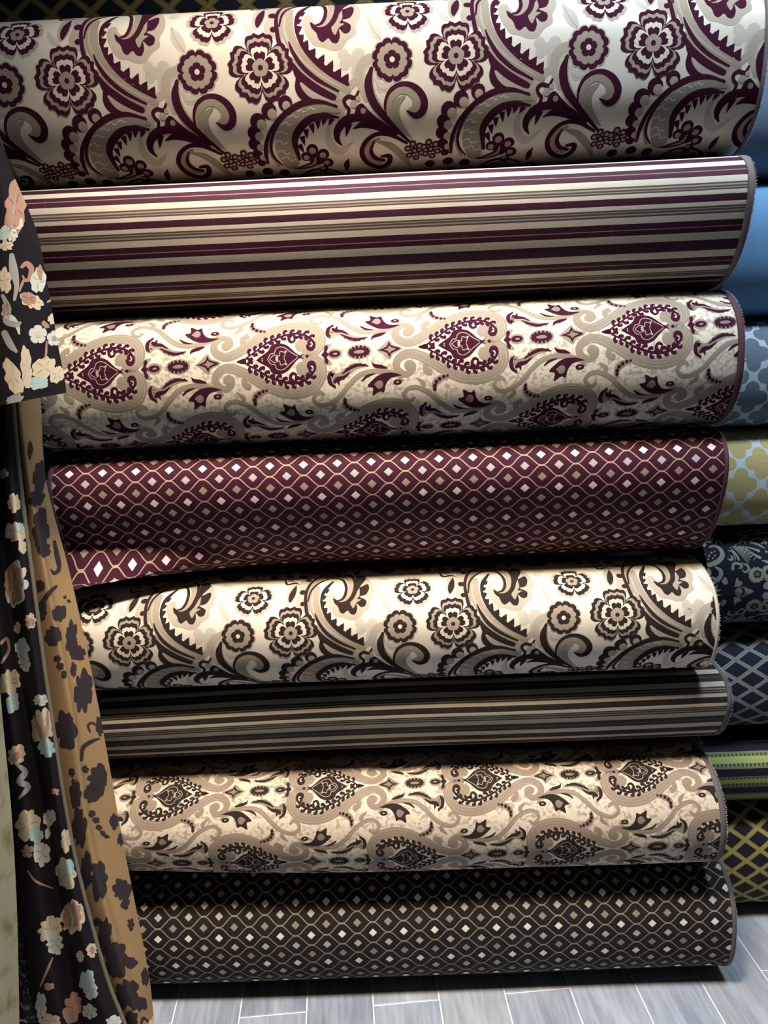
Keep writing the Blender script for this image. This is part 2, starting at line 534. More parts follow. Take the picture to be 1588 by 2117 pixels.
    ('t',4,'D',[(83.3,94.1),(85.8,111.1)],5.5),
    ('t',4,'D',[(72.2,102.6),(73.1,118.4)],5.5),
    ('t',4,'D',[(63.8,113.8),(67.0,131.2)],5.5),
    ('t',4,'D',[(56.9,128.0),(64.4,145.0)],5.5),
    ('s',4,'D',[(236.8,119.1),(198.1,94.5),(169.5,88.2),(146.9,91.6),(131.3,105.3),(128.3,121.2),(135.9,134.1)],[9.0,12.5,13.0,15.0,14.0,10.0,2.5]),
    ('s',4,'D',[(237.4,122.8),(204.2,104.9),(178.2,100.2),(159.6,106.0)],[7.5,12.5,11.0,2.0]),
    ('t',4,'D',[(152.3,95.8),(144.8,120.2)],6.5),
    ('s',2,'P',[(117.6,91.5),(111.4,113.0),(117.4,135.5),(134.3,146.7),(156.9,129.0)],[3.0,10.0,15.5,13.0,2.0]),
    ('s',5,'D',[(-151.8,11.9),(-158.3,34.8),(-152.3,61.8),(-130.7,91.1),(-86.5,134.7)],[6.0,14.5,14.0,11.0,4.5]),
    ('s',4,'L',[(-146.0,11.1),(-149.8,37.5),(-141.0,64.7),(-119.2,92.9)],[1.5,3.0,3.0,1.0]),
    ('s',4,'D',[(-128.2,93.5),(-129.8,69.8),(-121.3,50.2),(-104.5,40.5),(-85.6,40.5),(-68.2,51.0),(-58.5,68.2),(-62.6,84.7),(-75.5,90.8),(-90.7,82.0)],[3.0,5.0,6.0,7.5,9.0,11.5,13.0,13.0,10.5,2.0]),
    ('s',3,'T',[(-122.2,90.4),(-121.9,70.2),(-112.7,55.6),(-97.2,48.7),(-79.7,53.7),(-71.1,66.8),(-75.2,78.4),(-86.8,80.7)],[5.5,9.0,10.5,12.0,15.5,17.5,15.0,3.5]),
    ('s',4,'M',[(-93.8,58.4),(-108.1,68.8),(-112.2,84.2),(-104.2,105.3),(-82.5,128.5)],[3.5,12.5,15.5,12.5,2.5]),
    ('s',2,'P',[(-145.6,27.7),(-132.3,41.2),(-110.6,34.2)],[3.5,11.5,2.0]),
    ('s',4,'D',[(-91.8,137.0),(-122.8,119.8),(-148.7,118.3),(-169.0,130.9),(-176.9,152.5),(-166.1,176.2),(-143.6,189.9),(-127.0,179.3),(-124.5,162.3),(-138.7,161.9)],[5.0,7.5,7.0,8.0,9.5,10.5,11.5,10.5,9.5,6.0]),
    ('s',3,'T',[(-143.9,126.0),(-161.4,136.6),(-166.3,153.2),(-156.4,169.9),(-140.5,178.3)],[5.0,11.0,11.5,10.0,4.0]),
    ('s',4,'D',[(-152.4,129.3),(-159.4,147.8),(-152.1,164.2),(-136.3,171.4)],[2.5,7.5,8.5,7.5]),
    ('s',2,'M',[(-146.7,131.0),(-120.8,141.9),(-97.3,167.5),(-83.7,193.1)],[3.5,13.0,14.0,3.5]),
    ('c',3,'D',(-64.6,158.6),6.8),
    ('c',4,'T',(-64.6,158.6),3.5),
    ('c',3,'D',(-74.3,168.8),6.8),
    ('c',4,'T',(-74.3,168.8),3.5),
    ('c',3,'D',(-87.1,163.0),6.8),
    ('c',4,'T',(-87.1,163.0),3.5),
    ('c',3,'D',(-90.0,148.2),6.8),
    ('c',4,'T',(-90.0,148.2),3.5),
    ('c',3,'D',(-80.3,139.4),6.8),
    ('c',4,'T',(-80.3,139.4),3.5),
    ('c',3,'D',(-67.7,144.2),6.8),
    ('c',4,'T',(-67.7,144.2),3.5),
    ('c',3,'D',(-77.3,153.3),7.5),
    ('c',4,'T',(-77.3,153.3),3.3),
    ('c',3,'D',(-34.1,157.0),6.8),
    ('c',4,'T',(-34.1,157.0),3.5),
    ('c',3,'D',(-43.6,167.1),6.8),
    ('c',4,'T',(-43.6,167.1),3.5),
    ('c',3,'D',(-56.4,161.4),6.8),
    ('c',4,'T',(-56.4,161.4),3.5),
    ('c',3,'D',(-59.6,146.7),6.8),
    ('c',4,'T',(-59.6,146.7),3.5),
    ('c',3,'D',(-50.1,138.1),6.8),
    ('c',4,'T',(-50.1,138.1),3.5),
    ('c',3,'D',(-37.4,142.8),6.8),
    ('c',4,'T',(-37.4,142.8),3.5),
    ('c',3,'D',(-46.9,151.8),7.5),
    ('c',4,'T',(-46.9,151.8),3.3),
    ('c',3,'D',(85.9,159.9),14.5),
    ('c',3,'D',(79.9,139.7),11.5),
    ('c',3,'D',(100.0,149.2),11.0),
    ('c',3,'D',(106.9,169.2),10.5),
    ('c',3,'D',(97.0,185.4),9.5),
    ('c',3,'D',(66.7,152.7),10.0),
    ('c',4,'M',(80.1,141.1),6.5),
    ('c',4,'M',(98.6,151.1),6.0),
    ('c',4,'M',(104.5,169.1),5.5),
    ('c',4,'M',(95.4,183.0),5.0),
    ('c',4,'M',(66.9,154.7),5.5),
    ('s',5,'D',[(39.5,180.8),(61.1,176.7),(81.4,167.4),(83.3,148.1)],[2.0,10.0,13.0,5.5]),
    ('s',6,'M',[(55.9,178.4),(79.0,169.8),(84.1,155.3)],[1.0,5.0,2.0]),
    ('p',3,'D',[(147.4,161.1),(136.5,174.8),(139.7,194.7),(147.1,182.7)]),
    ('c',3,'D',(-47.2,187.9),10.0),
    ('c',3,'D',(-12.2,183.7),10.5),
    ('c',3,'D',(19.9,190.4),10.5),
    ('f',6,'D',(0.0,0.0),61.1),
    ('f',7,'T',(0.0,0.0),52.6),
    ('f',8,'D',(0.0,0.0),45.8),
    ('f',9,'C',(0.0,0.0),36.3),
    ('g',10,'D',(0.0,0.0),28.4),
    ('h',11,'T',(0.0,0.0),14.7),
    ('c',12,'D',(0.0,0.0),4.5),
    ('f',2,'D',(-83.3,-85.5),42.6),
    ('f',3,'C',(-83.3,-85.5),32.6),
    ('f',4,'D',(-83.3,-85.5),23.7),
    ('h',5,'T',(-83.3,-85.5),13.2),
    ('c',6,'D',(-83.3,-85.5),3.9),
    ('k',2,'L',(-114.0,-0.2),39.0),
    ('k',3,'D',(-114.0,-0.2),36.3),
    ('k',4,'T',(-114.0,-0.2),27.4),
    ('h',5,'D',(-114.0,-0.2),15.3),
    ('c',6,'C',(-114.0,-0.2),4.7),
]
# ------------------------------------------------------------------ room
def room():
    # grout bed and wood-look tiles laid 4 degrees off the stack
    g = Mat('floor_grout', 0.9)
    gm = g.base(g.mix(g.noise(40, 3, coord='Object'), (0.66, 0.69, 0.73), (0.78, 0.80, 0.83)))
    v, f = box_data(-2.0, 2.7, -2.2, 2.0, -0.05, -0.0015)
    fl = struct(link_mesh('floor', v, f, gm, smooth=False))
    tiles = []
    for k, (a, b) in enumerate([((.20, .235, .30), (.50, .565, .665)), ((.235, .265, .325), (.55, .615, .71)), ((.18, .21, .265), (.46, .52, .62)),
                                ((.26, .285, .33), (.52, .565, .635))]):
        t = Mat('floor_tile_%d' % k, 0.42, 0.4)
        n1 = t.noise(3.2, 6, 5.5, 0.55, 'Object', 0.62)
        n2 = t.noise(26, 5, 4.0, 0.35, 'Object', 0.6)
        n3 = t.noise(2.3, 2, 1, 1, 'Object')
        m = (n1 - 0.38) * 2.0 + (n2 - 0.5) * 0.9
        c = t.mix(m.mx(0.0).mn(1.0), a, b)
        c = t.mix(((n3 - 0.5) * 1.6).mx(0.0).mn(0.5), c, (0.46, 0.46, 0.48))
        t.bump(n2, 0.15, 0.001)
        tiles.append(t.base(c))
    th = R_(3.9)
    e1, e2 = np.array([math.cos(th), math.sin(th)]), np.array([-math.sin(th), math.cos(th)])
    w, L, gap = 0.1545, 0.60, 0.0032
    s0 = float(e1 @ (-0.078, 1.46))
    l0 = float(e2 @ (-0.003, 1.440))
    meshes = []
    for k in range(4):
        bv = 0.0015
        x0, x1, y0, y1 = gap / 2, w - gap / 2, gap / 2, L - gap / 2
        vs_ = [(x0, y0, -.004), (x1, y0, -.004), (x1, y1, -.004), (x0, y1, -.004), (x0, y0, -bv * .6), (x1, y0, -bv * .6), (x1, y1, -bv * .6), (x0, y1, -bv * .6),
               (x0 + bv, y0 + bv, 0), (x1 - bv, y0 + bv, 0), (x1 - bv, y1 - bv, 0), (x0 + bv, y1 - bv, 0)]
        fs = [(8, 9, 10, 11)] + [(i, (i + 1) % 4, 4 + (i + 1) % 4, 4 + i) for i in range(4)] + [(4 + i, 4 + (i + 1) % 4, 8 + (i + 1) % 4, 8 + i) for i in range(4)]
        me = bpy.data.meshes.new('floor_tile')
        me.from_pydata(vs_, [], fs)
        me.materials.append(tiles[k])
        meshes.append(me)
    for c in range(-12, 17):
        for r in range(-6, 2):
            s, l = s0 + c * w, l0 + r * L + (0 if c % 2 == 0 else L / 2)
            p = e1 * s + e2 * l
            m = e1 * (s + w / 2) + e2 * (l + L / 2)
            if not (-1.9 < m[0] < 2.55 and -1.9 < m[1] and p[1] < 1.85):
                continue
            o = bpy.data.objects.new('floor_tile', meshes[rng.randrange(4)])
            COL.objects.link(o)
            o.parent = fl
            o.location = (p[0], p[1], 0)
            o.rotation_euler.z = th
            o.scale.y = min(1.0, (1.97 - p[1]) / L)      # cut to the wall
    # shell
    wm = Mat('wall_paint', 0.9)
    wmat = wm.base(wm.mix(wm.noise(6, 4, coord='Object'), (0.10, 0.10, 0.11), (0.14, 0.14, 0.15)))
    cm = Mat('ceiling_paint', 0.95)
    cmat = cm.base(cm.mix(cm.noise(8, 3, coord='Object'), (0.30, 0.30, 0.30), (0.34, 0.34, 0.34)))
    for nm, b, m in (('wall_back', (-2.0, 2.7, 1.985, 2.1, 0, 3.35), wmat), ('wall_left', (-2.1, -2.0, -2.2, 2.1, 0, 3.35), wmat),
                     ('wall_right', (2.7, 2.8, -2.2, 2.1, 0, 3.35), wmat), ('ceiling', (-2.1, 2.8, -2.2, 2.1, 3.35, 3.45), cmat)):
        v, f = box_data(*b)
        struct(link_mesh(nm, v, f, m, smooth=False))


room()


# ------------------------------------------------------------------ cloth materials
def plain(name, c, amt=0.22, rough=0.85, spec=0.2, sheen=0.0, pitch=0.0016, fuzz=0.6):
    m = Mat(name, rough, spec, sheen)
    return m.weave(c, amt, pitch, fuzz)


def mottled(name, a, b, rough=0.8):
    """ground with the fine scribbled sprigs woven between the motifs"""
    m = Mat(name, rough, 0.25)
    n = m.noise(120, 3, 1, 1, rough=0.5)
    n2 = m.noise(34, 2, 1, 1)
    f = ((n - 0.47) * 9.0).mx(0.0).mn(1.0) * ((n2 - 0.36) * 6.0).mx(0.0).mn(1.0)
    return m.weave(m.mix(f, a, b), 0.16, 0.0016, 0.5)


def striped(name, half, v0, seq, dark_rough=0.9):
    """mirror-repeat stripes along v; seq = [(width, colour)] from the mid stripe's centre to the wide stripe's centre"""
    m = Mat(name, 0.7, 0.25)
    u, v = m.uv()
    tot = sum(s[0] for s in seq)
    wob = (m.noise(5, 2, 1, 0.01) - 0.5) * 0.0012
    t = ((v + wob - v0) / (2 * half)).fr()
    t = ((t - 0.5).abs() * -2.0 + 1.0)                 # 0 at mid centre, 1 at wide centre
    ramp = m.node('ShaderNodeValToRGB')
    ramp.color_ramp.interpolation = 'CONSTANT'
    m.nt.links.new(t.s, ramp.inputs[0])
    acc = 0.0
    el = ramp.color_ramp.elements
    el[0].position = 0.0
    for i, (w, c) in enumerate(seq):
        e = el[0] if i == 0 else (el[1] if i == 1 else el.new(acc / tot))
        e.position = acc / tot
        e.color = (c[0], c[1], c[2], 1)
        acc += w
    # slubs across the pale stripes
    slub = m.noise(60, 2, 6, 0.25)
    k = ((slub - 0.62) * 6.0).mx(0.0).mn(1.0)
    c = m.mix(k * 0.22, ramp.outputs[0], (0.85, 0.80, 0.70), 'SCREEN')
    c = m.mix(0.75, c, ramp.outputs[0])
    return m.weave(c, 0.25, 0.0016, 0.7)


def ogee(name, U, h, u0, v0, ground, line, dia):
    """waved lattice lines with a small lozenge in every cell; lozenges cycle through three tints by row"""
    m = Mat(name, 0.8, 0.22, 0.0)
    u, v = m.uv()
    uu, vv = (u - u0) / U, (v - v0) / h               # lozenge of row 0 at (0,0)
    # lattice: line k sits between rows, leaning to odd/even cells
    def wave(k_off):
        k = ((vv - k_off) / 1.0)
        return k
    dist = None
    row = (vv + 0.5).fl()
    for dk in (-0.5, 0.5, 1.5):
        kl = (vv + dk + 0.5).fl() - 0.0               # nearest line index below/above
        par = (kl * 0.5).fr() * 2.0                   # 0/1
        s = ((uu + par * 0.5) * 6.2832).cos()
        s = s * 1.10
        s = s.mx(-1.0).mn(1.0)
        y = kl - 0.5 + s * -0.47                      # line centre
        d = (vv - y).abs()
        slope = ((uu + par * 0.5) * 6.2832).sin().abs() * 1.0
        d = d / ((slope * slope) * 1.6 + 1.0).sqrt()
        dist = d if dist is None else dist.mn(d)
    fl_ = dist.lt(0.043)
    rp = (row * 0.5).fr() * 2.0
    du = ((uu + rp * 0.5 + 0.5).fr() - 0.5).abs() * U
    dv = (vv - row).abs() * h
    d = (du / 0.0093 + dv / 0.0088)
    fd = d.lt(1.0)
    r3 = ((row / 3.0).fr() * 3.0 + 0.5).fl()
    c1 = m.mix(r3.gt(0.5), dia[0], dia[1])
    c1 = m.mix(r3.gt(1.5), c1, dia[2])
    fuzz = m.noise(90, 3, 1, 3)
    gcol = m.mix(fuzz, tuple(x * 0.7 for x in ground), tuple(x * 1.3 for x in ground))
    c = m.mix(fl_, gcol, line)
    c = m.mix(fd, c, c1)
    return m.weave(c, 0.22, 0.0016, 0.7)


def trellis(name, U, V, u0, v0, ground, line, line2, w=0.10, w2=0.035):
    m = Mat(name, 0.75, 0.25)
    u, v = m.uv()
    a, b = (u - u0) / U, (v - v0) / V
    p = ((a + b).fr() - 0.5).abs()
    q = ((a - b).fr() - 0.5).abs()
    d = p.mn(q)
    c = m.mix(d.lt(w), ground, line)
    c = m.mix(d.lt(w2), c, line2)
    return m.weave(c, 0.25, 0.0018, 0.5)


def quatrefoil(name, U, V, u0, v0, cell, line):
    m = Mat(name, 0.8, 0.25)
    u, v = m.uv()
    best = None
    for off in (0.0, 0.5):
        a = (((u - u0) / U + off + 0.5).fr() - 0.5).abs()
        b = (((v - v0) / V + off + 0.5).fr() - 0.5).abs()
        # four lobes and a square core
        l1 = (((a - 0.225) * (a - 0.225)) + b * b).sqrt() - 0.172
        l2 = (((b - 0.225) * (b - 0.225)) + a * a).sqrt() - 0.172
        sq = (a + b) - 0.372
        d = l1.mn(l2).mn(sq)
        best = d if best is None else best.mn(d)
    n = m.noise(60, 3, 0.4, 3)
    cc = m.mix(n, tuple(x * 0.82 for x in cell), tuple(min(1, x * 1.15) for x in cell))
    return m.weave(m.mix(best.gt(0.0), cc, line), 0.16, 0.0018, 0.5)


def brocade_stripes(name, v0, per, rows):
    """horizontal bands, some broken into dashes: rows = [(start, end, colour, dash colour or None)] over one period"""
    m = Mat(name, 0.75, 0.25)
    u, v = m.uv()
    t = ((v - v0) / per).fr()
    dash = ((u / 0.010).fr() - 0.5).abs().lt(0.2)
    c = m.col((0.012, 0.010, 0.022))
    for a, b, k, k2 in rows:
        f = t.gt(a) * t.lt(b)
        kc = m.mix(dash, k, k2) if k2 else m.col(k)
        c = m.mix(f, c, kc)
    return m.weave(c, 0.25, 0.0018, 0.5)
# ------------------------------------------------------------------ rolls of cloth
def roll_grid(R, du=0.025, dv=0.009, deform=None, seed=0):
    """grid over the roll: rows run round the section (v=0 on top, down the front), columns along x"""
    W = R['xr'] - R['xl']
    nu = int(round(W / du)) + 1
    xs = np.linspace(0, W, nu)
    z0, z1 = R['z0'] + .0012, R['z1'] - .0022
    b = (z1 - z0) / 2
    s, y, z = profile(R['a'], b, R['n'], R['sh'])
    C = s[-1] - s[0]
    nv = int(round(C / dv)) + 1
    vv = np.linspace(s[0], s[-1], nv)
    yy, zz = np.interp(vv, s, y), np.interp(vv, s, z)
    yc = R['D'] - y.min()
    pos = np.zeros((nv, nu, 3))
    uvg = np.zeros((nv, nu, 2))
    pos[:, :, 0] = R['xl'] + xs[None, :]
    # the left end may be squeezed thinner than the right
    k = np.clip(1 - xs / (0.55 * W), 0, 1) ** 1.5
    lo = z0 + (R.get('z0l', z0) - z0) * k
    hi = z1 + (R.get('z1l', z1) - z1) * k
    f = (zz[:, None] / b + 1) / 2
    pos[:, :, 2] = lo[None, :] * (1 - f) + hi[None, :] * f
    pos[:, :, 1] = yc + yy[:, None]
    uvg[:, :, 0] = xs[None, :]
    uvg[:, :, 1] = vv[:, None]
    # gentle waviness of loosely wound cloth, fading out towards the contact lines
    r = np.random.RandomState(seed)
    front = np.clip(-yy / R['a'], 0, 1)[:, None]
    wob = np.zeros((nv, nu))
    for _ in range(5):
        fx, fv, p = r.uniform(2, 9), r.uniform(-14, 14), r.uniform(0, 6.28)
        wob += np.sin(xs[None, :] * fx + vv[:, None] * fv + p) * r.uniform(.0006, .0016)
    pos[:, :, 1] -= wob * front * R.get('wob', 1.0)
    if deform:
        deform(pos, xs, vv)
    return pos, uvg, vv, C


def end_cap(R, pos, side, mat_cloth, mat_core, root, core=(0.0, 0.0), core_r=0.024, core_out=0.004):
    """spiral of wound layers and the cardboard tube at one end of a roll"""
    ring = pos[:, -1 if side > 0 else 0].copy()
    cx = ring[:, 0].mean()
    c = np.array([cx, ring[:, 1].min() + R['a'] + core[0], (R['z0'] + R['z1']) / 2 + core[1]])
    n = len(ring)
    verts, faces = [], []
    K = 15
    sub = ring[::3]
    m = len(sub)
    for k in range(K + 1):
        f = 1 - k / K * (1 - core_r / ((R['z1'] - R['z0']) / 2))
        dx = -side * (0.004 + 0.003 * (k % 2))
        p = c + (sub - c) * f
        p[:, 0] = cx + (dx if k else 0)
        verts.append(p)
    verts = np.vstack(verts)
    for k in range(K):
        for i in range(m):
            q = (k * m + i, k * m + (i + 1) % m, (k + 1) * m + (i + 1) % m, (k + 1) * m + i)
            faces.append(q)
    child(link_mesh('rolled_end', verts, faces, mat_cloth, smooth=False), root)
    # cardboard tube
    th = np.linspace(0, 2 * np.pi, 24, endpoint=False)
    rr = [(core_r, -0.06), (core_r, core_out), (core_r - 0.004, core_out), (core_r - 0.004, -0.06)]
    vs_ = np.vstack([np.column_stack([np.full(24, cx + side * d), c[1] + q * np.cos(th), c[2] + q * np.sin(th)]) for q, d in rr])
    fs = [(a * 24 + i, a * 24 + (i + 1) % 24, (a + 1) * 24 + (i + 1) % 24, (a + 1) * 24 + i) for a in range(3) for i in range(24)]
    t = child(link_mesh('cardboard_core', vs_, fs, mat_core), root)
    t['label'] = 'grey cardboard tube'


def edge_trim(R, pos, side, root, mat_selv, mat_fringe, width=0.011, flen=0.005, seed=0):
    """raised selvage tape at the cut edge and the loose threads beyond it"""
    nv, nu = pos.shape[:2]
    nrm = grid_normals(pos)
    a, b = (nu - 1, nu - 2) if side > 0 else (0, 1)
    W = np.linalg.norm(pos[:, a] - pos[:, b], axis=1)[:, None]
    dirx = (pos[:, a] - pos[:, b]) / W
    inn = pos[:, a] - dirx * width
    calm = (1 - np.abs(nrm[:, a, 2:3]) ** 3)
    lift = nrm[:, a] * (0.0004 + 0.002 * calm)
    vs_ = np.vstack([inn + nrm[:, b] * 0.0002, inn + lift, pos[:, a] + lift + dirx * 0.001, pos[:, a] + dirx * 0.001])
    fs = [(k * nv + i, k * nv + i + 1, (k + 1) * nv + i + 1, (k + 1) * nv + i) for k in range(3) for i in range(nv - 1)]
    uv = np.column_stack([np.repeat([0, .001, .012, .013], nv), np.tile(np.arange(nv) * 0.009, 4)])
    tape = child(link_mesh('selvage', vs_, fs, mat_selv, uvs=uv), root)
    r = np.random.RandomState(seed)
    tv, tf = [], []
    for q in np.arange(0, nv - 1.01, 0.22):
        j = int(q)
        p = pos[j, a] * (1 - q + j) + pos[j + 1, a] * (q - j) + nrm[j, a] * 0.0002
        t = pos[j + 1, a] - pos[j, a]
        t = t / np.linalg.norm(t)
        d = dirx[j] * r.uniform(.5, 1.2) * flen + t * r.uniform(-.4, .4) * flen + nrm[j, a] * r.uniform(-.1, .35) * flen * calm[j]
        w = 0.0006
        k = len(tv)
        for base, sc in ((p, 1.0), (p + d * 0.6 , 1.0), (p + d, 0.5)):
            tv += [base + t * w * sc, base + nrm[j, a] * w * sc, base - t * w * sc]
        for s_ in range(2):
            for e in range(3):
                tf.append((k + s_ * 3 + e, k + s_ * 3 + (e + 1) % 3, k + s_ * 3 + 3 + (e + 1) % 3, k + s_ * 3 + 3 + e))
    o = link_mesh('fringe', np.array(tv), tf, mat_fringe, smooth=False)
    o.parent = tape
    o['kind'] = 'stuff'
    o['label'] = 'frayed thread ends along the cut edge'


def repeat_polys(tile, R, pos, vv, U, V, o_u, o_v, skew=0.0, half_drop=False, rot=False):
    """lay a motif tile (mm, origin o) over a roll; result in grid-index space"""
    nv, nu = pos.shape[:2]
    W = R['xr'] - R['xl']
    du, dv = W / (nu - 1), vv[1] - vv[0]
    out = []
    lo = [min(p[:, 0].min() for _, _, p in tile) / 1000, min(p[:, 1].min() for _, _, p in tile) / 1000]
    hi = [max(p[:, 0].max() for _, _, p in tile) / 1000, max(p[:, 1].max() for _, _, p in tile) / 1000]
    sg = -1.0 if rot else 1.0
    if rot:
        lo, hi = [-hi[0], -hi[1]], [-lo[0], -lo[1]]
    vlo, vhi = max(vv[0], -.19), min(vv[-1], .47)
    xhi = R.get('pat_to', W)
    for b in range(-6, 7):
        for a in range(-8, 9):
            su = o_u + a * U + (U / 2 if half_drop and b % 2 else 0)
            sv = o_v + b * (V / 2 if half_drop else V)
            if su + hi[0] < 0 or su + lo[0] > xhi or sv + hi[1] - abs(skew) < vlo or sv + lo[1] > vhi + abs(skew):
                continue
            for l, m, p in tile:
                x = su + sg * p[:, 0] / 1000
                if x.max() < 0 or x.min() > W:
                    continue
                y = sv + sg * p[:, 1] / 1000 - skew * (x - o_u)
                if y.max() < vlo or y.min() > vhi:
                    continue
                out.append((l, m, np.column_stack([x / du, (y - vv[0]) / dv])))
    return out


# paisley heart motif: (x along its axis, y away from it) in pattern units, lower half; mirrored
PAISLEY = [
    # broad scrolled band round the heart
    ('s', 2, 'T', [(700, 70), (660, 60), (640, 95), (670, 135), (720, 120), (728, 60), (705, 12)], [30, 34, 36, 40, 40, 36, 30]),
    ('s', 1, 'T', [(690, 20), (770, 25), (825, 90), (820, 180), (745, 262), (620, 292), (480, 268), (350, 200), (220, 112), (100, 52), (20, 52), (-40, 100), (-42, 165), (15, 212), (75, 192), (90, 145), (60, 118)],
     [40, 80, 92, 96, 98, 98, 96, 92, 86, 80, 74, 66, 60, 56, 52, 48, 40]),
    ('s', 2, 'H', [(790, 40), (808, 100), (795, 175), (725, 240), (615, 265), (490, 244), (365, 180), (235, 95), (110, 34)], 6),
    ('s', 2, 'H', [(815, 30), (848, 95), (840, 195), (760, 288), (620, 320), (470, 295), (335, 222), (205, 132), (100, 74), (30, 75)], 6),
    ('s', 2, 'H', [(800, 35), (828, 98), (818, 185), (743, 264), (618, 293), (480, 270), (350, 202), (220, 114), (105, 54)], 4),
    ('s', 1, 'T', [(340, 165), (270, 120), (205, 140), (190, 190), (225, 222)], [20, 40, 48, 46, 36]),
    ('c', 2, 'T', (222, 205), 26),
    ('c', 2, 'T', (55, 140), 40),
    ('c', 2, 'T', (690, 92), 52),
    # inner heart and its lining
    ('p', 2, 'D', [(298, 0), (345, 32), (400, 68), (425, 112), (480, 128), (545, 112), (585, 78), (625, 36), (668, 4), (668, -2), (480, -4)]),
    ('s', 3, 'H', [(395, 2), (420, 40), (450, 45), (465, 80), (500, 95), (540, 82), (580, 48), (640, 6)], 6),
    ('s', 3, 'H', [(410, 0), (450, 30), (490, 20), (500, 55), (540, 40), (530, 5)], 6),
    ('c', 3, 'H', (470, 8), 12), ('c', 3, 'H', (545, 52), 9), ('c', 3, 'H', (350, 8), 6),
    ('s', 3, 'D', [(655, 4), (690, 14)], [14, 4]),
    ('c', 3, 'D', (718, 0), 14), ('c', 3, 'D', (150, 0), 9),
    # arabesque of leaves round the heart
    ('s', 3, 'D', [(165, 2), (200, 6), (220, 20)], [22, 34, 6]),
    ('s', 3, 'D', [(600, 200), (572, 165), (590, 130), (620, 142), (612, 168)], [22, 26, 22, 18, 10]),
    ('s', 3, 'D', [(690, 195), (650, 170), (620, 175)], [14, 20, 6]),
    # cleft ornament, eye, oval blossom, star, all on the axis
    ('s', 1, 'T', [(850, 4), (885, 62), (915, 80)], [20, 44, 16]),
    ('p', 2, 'D', [(832, 0), (858, 24), (862, 64), (884, 78), (892, 52), (880, 22), (896, 0)]),
    ('e', 1, 'T', (945, 0), (62, 46)), ('e', 2, 'D', (945, 0), (48, 28)), ('e', 3, 'T', (950, 0), (18, 8)),
    ('e', 1, 'T', (1145, 0), (104, 62)), ('e', 2, 'D', (1145, 0), (72, 36)), ('e', 3, 'M', (1145, 0), (44, 15)),
    ('o', 2, 'D', (1145, 0), (76, 42)),
    ('p', 1, 'T', [(1285, 0), (1340, 40), (1392, 84), (1425, 40), (1500, 0)]),
    ('p', 2, 'D', [(1302, 0), (1345, 14), (1374, 30), (1392, 66), (1408, 34), (1440, 20), (1478, 0)]),
    ('p', 3, 'M', [(1345, 0), (1378, 10), (1392, 30), (1412, 14), (1445, 0)]),
    # feather
    ('s', 1, 'T', [(925, 205), (905, 165), (950, 190), (1010, 175), (1090, 118), (1200, 112)], [40, 70, 60, 56, 60, 20]),
    ('s', 2, 'D', [(930, 262), (898, 232), (890, 180), (912, 140)], [16, 30, 30, 8]),
    ('s', 2, 'D', [(935, 225), (960, 205), (1010, 195), (1060, 160)], [28, 36, 26, 8]),
    ('s', 2, 'D', [(1000, 165), (1060, 128), (1130, 106), (1215, 120)], [10, 24, 26, 8]),
    ('t', 2, 'D', [(895, 200), (872, 190)], 14), ('t', 2, 'D', [(900, 165), (884, 148)], 14), ('t', 2, 'D', [(905, 235), (888, 242)], 14),
    ('t', 2, 'D', [(925, 255), (940, 282)], 14), ('t', 2, 'D', [(960, 215), (972, 262)], 14),
    ('t', 2, 'D', [(1040, 150), (1030, 118)], 14), ('t', 2, 'D', [(1075, 134), (1068, 100)], 14), ('t', 2, 'D', [(1110, 122), (1108, 88)], 14),
    ('t', 2, 'D', [(1150, 118), (1152, 86)], 14), ('t', 2, 'D', [(1185, 120), (1192, 94)], 14),
    ('p', 2, 'D', [(1245, 88), (1258, 130), (1310, 148), (1375, 152), (1330, 122), (1270, 108)]),
    # long S scroll
    ('s', 1, 'T', [(835, 322), (808, 300), (770, 318), (752, 362), (790, 405), (860, 410), (960, 358), (1050, 264), (1150, 186), (1290, 168), (1420, 196), (1500, 262)], [26, 30, 32, 34, 36, 38, 40, 42, 44, 44, 36, 14]),
    ('s', 2, 'H', [(820, 310), (775, 325), (764, 362), (800, 398), (865, 402), (960, 350), (1050, 258), (1150, 182), (1280, 166)], 5),
    # tulip and buds
    ('p', 2, 'D', [(1492, 216), (1405, 188), (1310, 195), (1240, 240), (1200, 285), (1246, 298), (1240, 362), (1300, 330), (1335, 342), (1352, 282), (1395, 232)]),
    ('p', 3, 'M', [(1255, 270), (1300, 242), (1330, 262), (1322, 300), (1290, 312)]),
    ('e', 2, 'D', (1450, 268), (36, 22)), ('e', 3, 'H', (1450, 268), (12, 6)),
    ('s', 2, 'D', [(1162, 232), (1205, 200), (1268, 186)], [12, 20, 6]),
    # beaded crescent
    ('s', 1, 'T', [(262, 372), (262, 310), (310, 268), (390, 258)], [20, 52, 56, 16]),
    ('c', 2, 'D', (262, 352), 15), ('c', 2, 'D', (262, 322), 16), ('c', 2, 'D', (276, 292), 16), ('c', 2, 'D', (304, 270), 16), ('c', 2, 'D', (338, 256), 14), ('c', 2, 'D', (368, 250), 11),
    ('s', 1, 'T', [(120, 250), (170, 300), (150, 350)], [14, 40, 12]),
]


